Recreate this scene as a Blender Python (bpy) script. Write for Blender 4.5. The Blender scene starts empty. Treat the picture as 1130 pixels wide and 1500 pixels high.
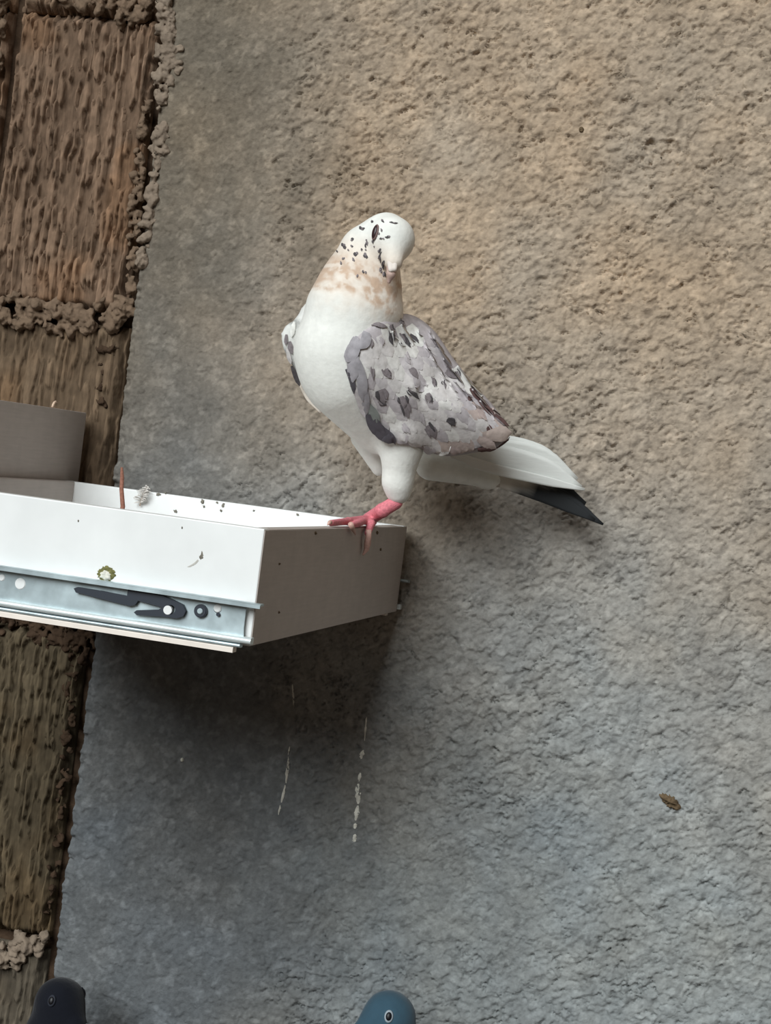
import bpy, bmesh, math, random
import numpy as np
from mathutils import Vector, Matrix
from mathutils.bvhtree import BVHTree

scene = bpy.context.scene
COL = scene.collection
random.seed(5)
rng = np.random.default_rng(11)

# ------------------------------------------------------------------ camera
# world: X along the wall to the right, Y into the wall, Z up; the origin is the drawer's near top corner
F_PX = 2500.0
CAM = np.array([0.3324, -1.0736, 0.0509])
YAW, PITCH, ROLL = 0.2312, 0.0265, 0.126
cam_rot = Matrix.Rotation(YAW, 3, 'Z') @ Matrix.Rotation(math.pi / 2 - PITCH, 3, 'X') @ Matrix.Rotation(ROLL, 3, 'Z')
cd = bpy.data.cameras.new('camera')
cd.sensor_width = 36.0
cd.lens = F_PX / 1500.0 * 36.0
cd.clip_start = 0.02
cam = bpy.data.objects.new('camera', cd)
cam.matrix_world = Matrix.Translation(Vector(CAM)) @ cam_rot.to_4x4()
COL.objects.link(cam)
scene.camera = cam

# ------------------------------------------------------------------ light
world = bpy.data.worlds.new('world')
scene.world = world
world.use_nodes = True
world.node_tree.nodes['Background'].inputs[0].default_value = (1.0, 0.84, 0.70, 1)
world.node_tree.nodes['Background'].inputs[1].default_value = 0.115
sd = bpy.data.lights.new('sun', 'SUN')
sd.energy = 3.8
sd.angle = math.radians(37)
sd.color = (0.93, 0.985, 1.0)
sun = bpy.data.objects.new('sun', sd)
COL.objects.link(sun)
sun_from = Vector((-0.24, -1.0, 0.62))      # where the daylight comes from
sun.location = sun_from * 4
sun.rotation_euler = sun_from.to_track_quat('Z', 'Y').to_euler()
vs = scene.view_settings
vs.view_transform = 'Standard'
vs.look = 'None'
vs.exposure = 0.0
vs.gamma = 1.0
vs.use_curve_mapping = False

# ------------------------------------------------------------------ helpers
R3 = np.array(cam_rot)


def ray(px, py):
    return R3 @ np.array([(px - 565.0) / F_PX, (750.0 - py) / F_PX, -1.0])


def PY(px, py, Y):                      # the point of a pixel's ray on the plane y = Y
    d = ray(px, py)
    return CAM + d * ((Y - CAM[1]) / d[1])


def PXP(px, py, X):                     # ... on the plane x = X
    d = ray(px, py)
    return CAM + d * ((X - CAM[0]) / d[0])


def PZ(px, py, Z):
    d = ray(px, py)
    return CAM + d * ((Z - CAM[2]) / d[2])


def lin(r, g, b):
    return tuple((c / 255 / 12.92) if c / 255 <= 0.04045 else ((c / 255 + 0.055) / 1.055) ** 2.4 for c in (r, g, b))


def K(Y):                               # metres per pixel near depth Y
    return (Y - CAM[1]) / math.cos(YAW) / F_PX * 0.985


def tag(o, label=None, cat=None, group=None, kind=None):
    if label: o['label'] = label
    if cat: o['category'] = cat
    if group: o['group'] = group
    if kind: o['kind'] = kind
    return o


def empty(name, loc):
    o = bpy.data.objects.new(name, None)
    o.location = loc
    o.empty_display_size = 0.02
    COL.objects.link(o)
    return o


def link(name, me, mat, parent=None, smooth=True):
    o = bpy.data.objects.new(name, me)
    COL.objects.link(o)
    if mat is not None and len(me.materials) == 0:
        me.materials.append(mat)
    if parent is not None:
        o.parent = parent
        p = parent
        off = Vector((0, 0, 0))
        while p is not None:
            off += p.location
            p = p.parent
        me.transform(Matrix.Translation(-off))
    if smooth and len(me.polygons):
        me.polygons.foreach_set('use_smooth', [True] * len(me.polygons))
    return o


def mesh_np(name, V, Fc):
    me = bpy.data.meshes.new(name)
    V = np.asarray(V, dtype=np.float64)
    Fc = np.asarray(Fc, dtype=np.int32)
    n = Fc.shape[1]
    me.vertices.add(len(V))
    me.vertices.foreach_set('co', V.ravel())
    me.loops.add(Fc.size)
    me.loops.foreach_set('vertex_index', Fc.ravel())
    me.polygons.add(len(Fc))
    me.polygons.foreach_set('loop_start', np.arange(0, Fc.size, n, dtype=np.int32))
    me.update(calc_edges=True)
    return me


def set_color(me, C, name='Col'):
    a = me.color_attributes.new(name, 'FLOAT_COLOR', 'POINT')
    C4 = np.ones((len(C), 4), dtype=np.float32)
    C4[:, :3] = C
    a.data.foreach_set('color', C4.ravel())


def grid_faces(nu, nv):
    i = np.arange(nu * nv).reshape(nu, nv)
    return np.stack([i[:-1, :-1], i[1:, :-1], i[1:, 1:], i[:-1, 1:]], -1).reshape(-1, 4)


def box_bm(bm, a, b, bev=0.0):
    a = np.minimum(a, b) if False else a
    r = bmesh.ops.create_cube(bm, size=1.0)
    vs_ = r['verts']
    for v in vs_:
        v.co = Vector([(a[i] + b[i]) / 2 + v.co[i] * abs(b[i] - a[i]) for i in range(3)])
    if bev > 0:
        es = list({e for v in vs_ for e in v.link_edges})
        bmesh.ops.bevel(bm, geom=es, offset=bev, segments=2, affect='EDGES', profile=0.6)


def box(name, a, b, mat, parent=None, bev=0.0):
    bm = bmesh.new()
    box_bm(bm, a, b, bev)
    me = bpy.data.meshes.new(name)
    bm.to_mesh(me)
    bm.free()
    return link(name, me, mat, parent, smooth=False)


def tube(name, pts, radii, mat, parent=None, seg=8):
    pts = [Vector(p) for p in pts]
    n = len(pts)
    if not hasattr(radii, '__len__'):
        radii = [radii] * n
    V, Fc = [], []
    ref = None
    for i, p in enumerate(pts):
        t = (pts[min(i + 1, n - 1)] - pts[max(i - 1, 0)]).normalized()
        if ref is None:
            ref = t.orthogonal().normalized()
        ref = (ref - t * ref.dot(t)).normalized()
        bi = t.cross(ref)
        for k in range(seg):
            a = 2 * math.pi * k / seg
            V.append(p + (ref * math.cos(a) + bi * math.sin(a)) * radii[i])
    for i in range(n - 1):
        for k in range(seg):
            Fc.append((i * seg + k, i * seg + (k + 1) % seg, (i + 1) * seg + (k + 1) % seg, (i + 1) * seg + k))
    me = bpy.data.meshes.new(name)
    me.from_pydata([tuple(v) for v in V], [], Fc + [tuple(range(seg))[::-1], tuple((n - 1) * seg + k for k in range(seg))])
    me.update()
    return link(name, me, mat, parent)


def cyl(name, c, axis, r, h, mat, parent=None, seg=20, bev=0.0):
    bm = bmesh.new()
    bmesh.ops.create_cone(bm, cap_ends=True, segments=seg, radius1=r, radius2=r, depth=h)
    if bev:
        bmesh.ops.bevel(bm, geom=[e for e in bm.edges if len(e.link_faces) == 2 and e.calc_face_angle(0) > 1], offset=bev, segments=2, affect='EDGES')
    q = Vector((0, 0, 1)).rotation_difference(Vector(axis))
    bmesh.ops.transform(bm, matrix=Matrix.Translation(Vector(c)) @ q.to_matrix().to_4x4(), verts=bm.verts)
    me = bpy.data.meshes.new(name)
    bm.to_mesh(me)
    bm.free()
    return link(name, me, mat, parent, smooth=False)


# ---- noise (numpy, lattice gradient-free value noise with quintic fade)
def hash2(ix, iy, seed):
    h = (ix.astype(np.int64) * 374761393 + iy.astype(np.int64) * 668265263 + seed * 974634777) & 0xFFFFFFFF
    h = ((h ^ (h >> 13)) * 1274126177) & 0xFFFFFFFF
    h = h ^ (h >> 16)
    return (h & 0xFFFF) / 65535.0


def vnoise(x, y, seed=0):
    ix = np.floor(x); iy = np.floor(y)
    fx = x - ix; fy = y - iy
    u = fx * fx * fx * (fx * (fx * 6 - 15) + 10); v = fy * fy * fy * (fy * (fy * 6 - 15) + 10)
    ix = ix.astype(np.int64); iy = iy.astype(np.int64)
    a = hash2(ix, iy, seed); b = hash2(ix + 1, iy, seed); c = hash2(ix, iy + 1, seed); d = hash2(ix + 1, iy + 1, seed)
    return (a * (1 - u) + b * u) * (1 - v) + (c * (1 - u) + d * u) * v


def fbm(x, y, seed=0, oct=4, gain=0.5):
    s = 0; a = 1; t = 0
    for o in range(oct):
        s = s + a * vnoise(x * 2 ** o + o * 17.3, y * 2 ** o - o * 9.1, seed + o)
        t += a; a *= gain
    return s / t


def sstep(a, b, x):
    t = np.clip((x - a) / (b - a), 0, 1)
    return t * t * (3 - 2 * t)


# ---- signed-distance bodies meshed with surface nets: one continuous surface
def sd_cone(P, a, b, r1, r2):
    a = np.asarray(a); b = np.asarray(b)
    ba = b - a
    l2 = ba @ ba
    h = np.clip(((P - a) @ ba) / l2, 0, 1)
    return np.linalg.norm(P - a - h[..., None] * ba, axis=-1) - (r1 + (r2 - r1) * h)


def sd_ell(P, c, A, r):                  # A rows: local axes
    q = (P - np.asarray(c)) @ np.asarray(A).T
    r = np.asarray(r)
    k0 = np.linalg.norm(q / r, axis=-1)
    k1 = np.linalg.norm(q / (r * r), axis=-1)
    return k0 * (k0 - 1) / np.maximum(k1, 1e-9)


def smin(a, b, k):
    h = np.clip(0.5 + 0.5 * (b - a) / k, 0, 1)
    return b * (1 - h) + a * h - k * h * (1 - h)


def surface_nets(fun, lo, hi, step):
    lo = np.asarray(lo); hi = np.asarray(hi)
    n = np.ceil((hi - lo) / step).astype(int) + 1
    ax = [lo[i] + step * np.arange(n[i]) for i in range(3)]
    D = np.empty(n)
    for i in range(n[0]):               # slice by slice keeps memory small
        g = np.stack(np.meshgrid([ax[0][i]], ax[1], ax[2], indexing='ij'), -1)
        D[i] = fun(g)[0]
    S = D < 0
    c = S[:-1, :-1, :-1].astype(np.int8) * 0
    for dx in (0, 1):
        for dy in (0, 1):
            for dz in (0, 1):
                c = c + S[dx:n[0] - 1 + dx, dy:n[1] - 1 + dy, dz:n[2] - 1 + dz]
    act = (c > 0) & (c < 8)
    idx = np.full(act.shape, -1, dtype=np.int64)
    cells = np.argwhere(act)
    idx[act] = np.arange(len(cells))
    acc = np.zeros((len(cells), 3)); cnt = np.zeros(len(cells))
    corners = [(dx, dy, dz) for dx in (0, 1) for dy in (0, 1) for dz in (0, 1)]
    for p in corners:
        for axis in range(3):
            if p[axis] == 0:
                q = list(p); q[axis] = 1
                A = D[cells[:, 0] + p[0], cells[:, 1] + p[1], cells[:, 2] + p[2]]
                B = D[cells[:, 0] + q[0], cells[:, 1] + q[1], cells[:, 2] + q[2]]
                m = (A < 0) != (B < 0)
                t = np.where(m, A / np.where(m, A - B, 1), 0)
                pos = np.tile(np.array(p, float), (len(cells), 1)); pos[:, axis] = t
                acc[m] += pos[m]; cnt[m] += 1
    V = lo + (cells + acc / cnt[:, None]) * step
    faces = []
    for axis in range(3):
        u, v = (axis + 1) % 3, (axis + 2) % 3
        sl0 = [slice(None)] * 3; sl1 = [slice(None)] * 3
        sl0[axis] = slice(0, n[axis] - 1); sl1[axis] = slice(1, n[axis])
        A = S[tuple(sl0)]; B = S[tuple(sl1)]
        e = np.argwhere(A != B)
        e = e[(e[:, u] > 0) & (e[:, v] > 0) & (e[:, u] < n[u] - 1) & (e[:, v] < n[v] - 1)]
        ins = S[e[:, 0], e[:, 1], e[:, 2]]
        def cell(du, dv):
            q = e.copy(); q[:, u] -= du; q[:, v] -= dv
            return idx[q[:, 0], q[:, 1], q[:, 2]]
        quad = np.stack([cell(1, 1), cell(0, 1), cell(0, 0), cell(1, 0)], -1)
        quad[~ins] = quad[~ins][:, ::-1]
        faces.append(quad)
    return V, np.concatenate(faces)


def prim_fun(prims, k):
    def f(P):
        d = None
        for p in prims:
            kk = k
            if p[0] == 'c':
                q = sd_cone(P, p[1], p[2], p[3], p[4])
            else:
                q = sd_ell(P, p[1], p[2], p[3])
            d = q if d is None else smin(d, q, kk)
        return d
    return f


def prim_bounds(prims, pad):
    lo = np.full(3, 1e9); hi = -lo
    for p in prims:
        if p[0] == 'c':
            for c, r in ((p[1], p[3]), (p[2], p[4])):
                lo = np.minimum(lo, np.asarray(c) - r); hi = np.maximum(hi, np.asarray(c) + r)
        else:
            r = max(p[3]); lo = np.minimum(lo, np.asarray(p[1]) - r); hi = np.maximum(hi, np.asarray(p[1]) + r)
    return lo - pad, hi + pad


def sdf_mesh(name, prims, k, step):
    lo, hi = prim_bounds(prims, step * 3)
    V, Fc = surface_nets(prim_fun(prims, k), lo, hi, step)
    return mesh_np(name, V, Fc), V, Fc


# ------------------------------------------------------------------ materials
def mat(name, color=(0.5, 0.5, 0.5), rough=0.8, attr=None, spec=0.3, metal=0.0, noise=None, bump=None, sheen=0.0, sss=0.0, tex='Object'):
    """noise = (scale, amount): value mottling; bump = list of (scale xyz or float, strength, distance)"""
    m = bpy.data.materials.new(name)
    m.use_nodes = True
    nt = m.node_tree
    b = nt.nodes['Principled BSDF']
    b.inputs['Roughness'].default_value = rough
    b.inputs['Specular IOR Level'].default_value = spec
    b.inputs['Metallic'].default_value = metal
    if sheen: b.inputs['Sheen Weight'].default_value = sheen
    if sss:
        b.inputs['Subsurface Weight'].default_value = sss
        b.inputs['Subsurface Radius'].default_value = (0.004, 0.003, 0.002)
        b.inputs['Subsurface Scale'].default_value = 0.5
    tc = nt.nodes.new('ShaderNodeTexCoord')
    if attr:
        src = nt.nodes.new('ShaderNodeVertexColor'); src.layer_name = attr
        out = src.outputs['Color']
    else:
        src = nt.nodes.new('ShaderNodeRGB'); src.outputs[0].default_value = (*color, 1)
        out = src.outputs[0]
    if noise:
        for sc, amt in (noise if isinstance(noise, list) else [noise]):
            n = nt.nodes.new('ShaderNodeTexNoise')
            n.inputs['Detail'].default_value = 6
            if hasattr(sc, '__len__'):
                mp = nt.nodes.new('ShaderNodeMapping'); mp.inputs['Scale'].default_value = sc
                nt.links.new(tc.outputs[tex], mp.inputs[0]); nt.links.new(mp.outputs[0], n.inputs['Vector'])
                n.inputs['Scale'].default_value = 1
            else:
                n.inputs['Scale'].default_value = sc
                nt.links.new(tc.outputs[tex], n.inputs['Vector'])
            mr = nt.nodes.new('ShaderNodeMapRange')
            mr.inputs[1].default_value = 0.3; mr.inputs[2].default_value = 0.7
            mr.inputs[3].default_value = 1 - amt; mr.inputs[4].default_value = 1 + amt
            nt.links.new(n.outputs[0], mr.inputs[0])
            mx = nt.nodes.new('ShaderNodeMix'); mx.data_type = 'RGBA'; mx.blend_type = 'MULTIPLY'
            mx.inputs[0].default_value = 1
            nt.links.new(out, mx.inputs[6]); nt.links.new(mr.outputs[0], mx.inputs[7])
            out = mx.outputs[2]
    nt.links.new(out, b.inputs['Base Color'])
    prev = None
    for sc, st, dist in (bump or []):
        n = nt.nodes.new('ShaderNodeTexNoise'); n.inputs['Detail'].default_value = 5
        if hasattr(sc, '__len__'):
            mp = nt.nodes.new('ShaderNodeMapping'); mp.inputs['Scale'].default_value = sc
            nt.links.new(tc.outputs[tex], mp.inputs[0]); nt.links.new(mp.outputs[0], n.inputs['Vector'])
            n.inputs['Scale'].default_value = 1
        else:
            n.inputs['Scale'].default_value = sc
            nt.links.new(tc.outputs[tex], n.inputs['Vector'])
        bp = nt.nodes.new('ShaderNodeBump'); bp.inputs['Strength'].default_value = st; bp.inputs['Distance'].default_value = dist
        nt.links.new(n.outputs[0], bp.inputs['Height'])
        if prev: nt.links.new(prev.outputs[0], bp.inputs['Normal'])
        prev = bp
    if prev: nt.links.new(prev.outputs[0], b.inputs['Normal'])
    return m


M = {}
M['plaster'] = mat('plaster', attr='Col', rough=0.95, spec=0.1, noise=[(220, 0.16), (60, 0.10)], bump=[(300, 0.7, 0.0016)])
M['brick'] = mat('brick', attr='Col', rough=0.95, spec=0.1, noise=[((300, 300, 60), 0.22), (90, 0.18)], bump=[((420, 420, 90), 0.5, 0.0012)])
M['mortar'] = mat('mortar', lin(112, 94, 78), rough=0.97, spec=0.1, noise=[(120, 0.2)], bump=[(200, 0.8, 0.002)])
M['mortar_pale'] = mat('mortar_pale', lin(128, 114, 100), rough=0.97, spec=0.1, noise=[(140, 0.2)], bump=[(260, 0.8, 0.0015)])
M['mortar_dark'] = mat('mortar_dark', lin(68, 54, 43), rough=0.97, spec=0.05, noise=[(80, 0.3)], bump=[(150, 0.8, 0.003)])
M['floor'] = mat('floor', lin(84, 72, 60), rough=0.95, spec=0.1, noise=[(14, 0.25), (90, 0.2)], bump=[(60, 0.6, 0.004)])
M['laminate'] = mat('laminate', (0.80, 0.81, 0.80), rough=0.42, spec=0.4, noise=[(40, 0.03), (7, 0.04)])
M['laminate_shaded'] = mat('laminate_shaded', (0.44, 0.39, 0.36), rough=0.5, spec=0.35, noise=[((500, 30, 500), 0.05), (60, 0.05), (9, 0.05)])  # part of the shade on the right-facing panels is put into this colour
M['edge'] = mat('edge', lin(196, 188, 176), rough=0.7, noise=[(150, 0.12)])
M['zinc'] = mat('zinc', lin(178, 192, 196), rough=0.42, metal=0.55, spec=0.5, noise=[(70, 0.22), (25, 0.18)])
M['zinc_light'] = mat('zinc_light', lin(214, 222, 222), rough=0.4, metal=0.3, spec=0.5, noise=[(60, 0.08)])
M['plastic_black'] = mat('plastic_black', lin(40, 46, 56), rough=0.45, spec=0.5)
M['white_strip'] = mat('white_strip', lin(232, 222, 212), rough=0.6, noise=[(60, 0.06)])
M['dropping'] = mat('dropping', lin(214, 212, 200), rough=0.9, noise=[(300, 0.15)])
M['dropping_green'] = mat('dropping_green', lin(112, 110, 68), rough=0.85, noise=[(400, 0.35)], bump=[(600, 0.8, 0.001)])
M['dropping_grey'] = mat('dropping_grey', lin(120, 115, 105), rough=0.9, noise=[(400, 0.3)])
M['smear'] = mat('smear', lin(190, 187, 180), rough=0.9, noise=[(300, 0.15)])
M['streak'] = mat('streak', lin(228, 226, 216), rough=0.9, noise=[(300, 0.2)])
M['mud'] = mat('mud', lin(96, 80, 60), rough=0.95, noise=[(300, 0.3)])
M['rust_twig'] = mat('rust_twig', lin(140, 96, 80), rough=0.85, noise=[(400, 0.25)])
M['straw'] = mat('straw', lin(206, 180, 158), rough=0.8)
M['down'] = mat('down', lin(205, 200, 194), rough=0.9, noise=[(300, 0.1)])

M['plumage'] = mat('plumage', attr='Col', rough=0.85, spec=0.15, sheen=0.15, noise=[(160, 0.05)], bump=[(300, 0.25, 0.0012), (90, 0.25, 0.002)])
M['feather_white'] = mat('feather_white', lin(226, 228, 224), rough=0.75, spec=0.2, noise=[((60, 60, 500), 0.04)], bump=[((80, 80, 900), 0.25, 0.0006)])
M['feather_cream'] = mat('feather_cream', lin(222, 212, 200), rough=0.8, spec=0.15)
M['feather_black'] = mat('feather_black', lin(36, 38, 40), rough=0.6, spec=0.3, noise=[(120, 0.2)])
M['tail_feather'] = mat('tail_feather', attr='Col', rough=0.7, spec=0.25)
M['bar_dark'] = mat('bar_dark', lin(84, 80, 86), rough=0.7, spec=0.2, noise=[(200, 0.12)])
M['bar_green'] = mat('bar_green', lin(128, 132, 128), rough=0.7, spec=0.2, noise=[(200, 0.12)])
M['bar_mid'] = mat('bar_mid', lin(152, 148, 152), rough=0.7, spec=0.2, noise=[(200, 0.18)])
COV = [(212, 209, 205), (202, 197, 195), (192, 186, 187), (206, 201, 199), (178, 171, 173), (218, 217, 212)]
for i, c in enumerate(COV):
    M['covert%d' % i] = mat('covert_%d' % i, lin(*c), rough=0.8, spec=0.15, noise=[(220, 0.14)], bump=[(500, 0.3, 0.0006)])
MAU = [(180, 164, 158), (170, 154, 150), (188, 172, 164)]
for i, c in enumerate(MAU):
    M['mauve%d' % i] = mat('mauve_covert_%d' % i, lin(*c), rough=0.8, spec=0.15, noise=[(220, 0.14)], bump=[(500, 0.3, 0.0006)])
M['fleck_dark'] = mat('fleck_dark', lin(82, 78, 80), rough=0.8, spec=0.15, noise=[(400, 0.25)])
M['fleck_mid'] = mat('fleck_mid', lin(128, 120, 122), rough=0.8, spec=0.15, noise=[(400, 0.2)])
M['fleck_brown'] = mat('fleck_brown', lin(98, 76, 74), rough=0.8, spec=0.15, noise=[(400, 0.2)])
M['eye'] = mat('eye', lin(48, 30, 32), rough=0.35, spec=0.4)
M['eye_ring'] = mat('eye_ring', lin(120, 98, 94), rough=0.6)
M['beak'] = mat('beak', lin(186, 160, 150), rough=0.5, noise=[(500, 0.1)])
M['cere'] = mat('cere', lin(224, 214, 206), rough=0.75)
M['foot'] = mat('foot', lin(212, 122, 132), rough=0.65, sss=0.1, noise=[(500, 0.22)], bump=[(900, 0.6, 0.0006)])
M['claw'] = mat('claw', lin(204, 164, 152), rough=0.55, noise=[(500, 0.15)])
M['blue_eye'] = mat('blue_eye', lin(16, 16, 20), rough=0.4, spec=0.3)
M['pale_ring'] = mat('pale_ring', lin(150, 160, 168), rough=0.7)
M['dark_ring'] = mat('dark_ring', lin(40, 43, 52), rough=0.7)
M['dark_beak'] = mat('dark_beak', lin(60, 60, 66), rough=0.5)

# ------------------------------------------------------------------ the setting
DW = 0.4284                       # drawer width (towards the wall)
DH = 0.0779
YW = DW + 0.0131                  # face of the plastered wall
YB = YW + 0.030                   # face of the bricks, set back
PIER_X = -0.293
FLOOR_Z = -0.70


def build_plaster():
    x0, x1 = PIER_X, 0.62
    z0, z1 = -0.60, 0.60
    st = 0.0013
    def graded(a, b, g=1.035, mx=0.014):
        out = [a]; d = st
        while out[-1] < b:
            d = min(d * g, mx); out.append(out[-1] + d)
        return np.array(out)
    xs = np.concatenate([np.arange(x0, x1, st), graded(x1, 2.2)])
    zs = np.concatenate([(2 * z0 - graded(z0, z0 + (z0 - FLOOR_Z) + 0.02))[:0:-1], np.arange(z0, z1, st), graded(z1, 1.9)])
    X, Z = np.meshgrid(xs, zs, indexing='ij')
    # smooth, once-shuttered concrete beside the joint; thrown rough plaster over the rest
    edge = PIER_X + 0.105 + 0.10 * sstep(-0.02, -0.3, Z) + 0.035 * (fbm(X * 14, Z * 14, 3) - 0.5)
    rough = sstep(-0.025, 0.045, X - edge + 0.05 * (fbm(X * 40, Z * 40, 8) - 0.5))
    wx = X + 0.006 * (fbm(X * 90, Z * 90, 21, 3) - 0.5); wz = Z + 0.006 * (fbm(X * 90, Z * 90, 22, 3) - 0.5)
    ca, sa = math.cos(0.55), math.sin(0.55)
    u = (wx * ca + wz * sa); v = (-wx * sa + wz * ca)
    n1 = fbm(u * 125, v * 165, 31, 3)
    n2 = fbm(u * 300, v * 380, 41, 2)
    n3 = fbm(X * 30, Z * 30, 51, 3)
    terr = sstep(0.475, 0.505, n1) + 0.7 * sstep(0.60, 0.63, n1)
    # crevices: thin winding tears between the flakes of plaster
    m1 = fbm(wx * 95, wz * 125, 43, 3); m2 = fbm(u * 70, v * 105, 44, 3)
    crev = sstep(0.045, 0.0, np.abs(m1 - 0.5)) * sstep(0.5, 0.62, fbm(X * 75, Z * 75, 45, 2))
    crev2 = sstep(0.03, 0.0, np.abs(m2 - 0.53)) * sstep(0.5, 0.6, fbm(X * 60, Z * 60, 46, 2))
    crev3 = sstep(0.028, 0.0, np.abs(fbm(u * 105, v * 165, 47, 2) - 0.47)) * sstep(0.5, 0.58, fbm(u * 85, v * 85, 48, 2))
    h = 0.0010 * terr + 0.0009 * n1 + 0.0010 * n2 + 0.003 * (n3 - 0.5) - 0.0030 * crev - 0.0036 * crev2 - 0.0030 * crev3
    patch = 0.45 + 0.9 * fbm(X * 9, Z * 9, 61, 2)
    hs = 0.0011 * n2 + 0.0010 * sstep(0.58, 0.66, fbm(u * 120, v * 120, 71, 3)) + 0.002 * (n3 - 0.5)
    H = hs * (1 - rough) + h * rough * patch
    fade = 1 - 0.9 * np.maximum(sstep(x1, x1 + 0.25, X), np.maximum(sstep(z1, z1 + 0.25, Z), 0.5 * sstep(z0, z0 - 0.08, Z)))
    H = 0.002 * rough + (H - 0.002 * rough) * fade
    H += 0.006 * (fbm(X * 4, Z * 4, 81, 2) - 0.5)
    # chips where a flake has come away
    for px, py, rx, rz, dp in ((975, 215, 0.018, 0.010, 0.0035), (725, 470, 0.010, 0.006, 0.002), (862, 470, 0.02, 0.012, 0.002), (780, 620, 0.012, 0.007, 0.002)):
        c = PY(px, py, YW)
        q = ((X - c[0]) / rx) ** 2 + ((Z - c[2]) / rz) ** 2 + 1.6 * (fbm(X * 110, Z * 110, 91, 3) - 0.5)
        H -= dp * sstep(1.05, 0.75, q)
    jag = sstep(0.012, 0.0, X - PIER_X)
    Hd = H - 0.010 * jag * fbm(Z * 120, Z * 33, 15, 3) ** 1.5
    Xj = X - jag * 0.005 * (fbm(Z * 35, Z * 10 + 3, 16, 5, 0.65) - 0.6)
    V = np.stack([Xj, YW + 0.002 - Hd, Z], -1)
    # colour of the plaster: tan towards the top, grey lower down, dark grey on the smooth strip
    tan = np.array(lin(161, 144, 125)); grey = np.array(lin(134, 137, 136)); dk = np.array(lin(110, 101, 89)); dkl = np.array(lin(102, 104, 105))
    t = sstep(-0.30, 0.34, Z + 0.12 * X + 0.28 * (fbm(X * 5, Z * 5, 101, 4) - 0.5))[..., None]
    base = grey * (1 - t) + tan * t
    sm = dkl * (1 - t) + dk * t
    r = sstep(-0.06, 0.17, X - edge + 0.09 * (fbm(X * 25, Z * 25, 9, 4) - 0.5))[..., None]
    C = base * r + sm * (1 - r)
    C = C * (0.86 + 0.28 * fbm(X * 22, Z * 22, 111, 4))[..., None]
    warm = (fbm(X * 12, Z * 12, 121, 4) - 0.5)[..., None]
    C = C * (1 + warm * np.array([0.14, 0.02, -0.12]))
    fl = sstep(0.60, 0.70, fbm(u * 130, v * 130, 131, 3))[..., None]
    fd = fade[..., None]
    C = C * (1 + 0.30 * fd * fl * (1 - 0.5 * r))
    pits = sstep(0.66, 0.76, fbm(u * 110, v * 230, 141, 3))[..., None]
    C = C * (1 - 0.28 * fd * pits * r)
    global WALL_GRID
    WALL_GRID = (xs, zs, V[..., 1])
    nx, nz = len(xs), len(zs)
    Fc = grid_faces(nx, nz)
    Vf = V.reshape(-1, 3); Cf = C.reshape(-1, 3)
    # the return of the pier towards the bricks
    e = V[0]
    back = e.copy(); back[:, 1] = YB + 0.05; back[:, 0] += 0.004
    nb = len(Vf)
    Vf = np.concatenate([Vf, back]); Cf = np.concatenate([Cf, C[0] * 0.9])
    i = np.arange(nz - 1)
    ret = np.stack([nb + i, i, i + 1, nb + i + 1], -1)
    Fc = np.concatenate([Fc, ret])
    me = mesh_np('wall_back', Vf, Fc)
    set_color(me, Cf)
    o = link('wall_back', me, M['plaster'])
    tag(o, 'rough grey-tan plastered wall behind the perched pigeon', None, kind='structure')
    return o


wall = build_plaster()

wall_l = box('wall_left', (-1.3, YB + 0.014, FLOOR_Z - 0.02), (PIER_X + 0.02, YB + 0.12, 1.9), M['mortar_dark'])
tag(wall_l, 'raw brown block wall left of the plastered wall', None, kind='structure')


def build_brick(xa, xb, za, zb, seed, ridge, tint, fine=True):
    stx, stz = (0.00085, 0.002) if fine else (0.004, 0.006)
    xs = np.linspace(xa, xb, max(8, int((xb - xa) / stx))); zs = np.linspace(za, zb, max(8, int((zb - za) / stz)))
    X, Z = np.meshgrid(xs, zs, indexing='ij')
    w = 0.004 * (fbm(X * 60, Z * 30, seed + 1, 2) - 0.5)
    g = fbm((X + w) * 330, Z * 40, seed, 2, 0.5)
    g2 = fbm((X + w) * 150, Z * 90, seed + 5, 3)
    lo = fbm(X * 26, Z * 26, seed + 9, 3)
    H = ridge * (0.0058 * sstep(0.47, 0.60, g) + 0.0026 * g2) + 0.004 * (lo - 0.5)
    d = np.minimum(np.minimum(X - xa, xb - X), np.minimum(Z - za, zb - Z)) - 0.006 * fbm(X * 70, Z * 70, seed + 12, 3)
    H -= 0.012 * sstep(0.006, -0.004, d)
    V = np.stack([X, YB - H, Z], -1)
    C = np.array(lin(*tint)) * (0.75 + 0.5 * lo)[..., None]
    red = sstep(0.5, 0.75, fbm(X * 16, Z * 16, seed + 20, 3))[..., None]
    C = C * (1 + red * np.array([0.06, -0.04, -0.14]))
    C = C * (0.86 + 0.34 * sstep(0.35, 0.7, g))[..., None]
    nx, nz = len(xs), len(zs)
    Fc = grid_faces(nx, nz)
    idx = np.arange(nx * nz).reshape(nx, nz)
    loop = np.concatenate([idx[:-1, 0], idx[-1, :-1], idx[:0:-1, -1], idx[0, :0:-1]])
    Vf = V.reshape(-1, 3); nb = len(Vf)
    bk = Vf[loop].copy(); bk[:, 1] = YB + 0.02
    m = len(loop); i = np.arange(m); j = (i + 1) % m
    sk = np.stack([loop[j], loop[i], nb + i, nb + j], -1)
    me = mesh_np('brick', np.concatenate([Vf, bk]), np.concatenate([Fc, sk]))
    Cf = C.reshape(-1, 3)
    set_color(me, np.concatenate([Cf, Cf[loop] * 0.8]))
    return link('brick', me, M['brick'], wall_l)


def colx(px, py): return PY(px, py, YB)[0]
def colz(px, py): return PY(px, py, YB)[2]


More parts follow.
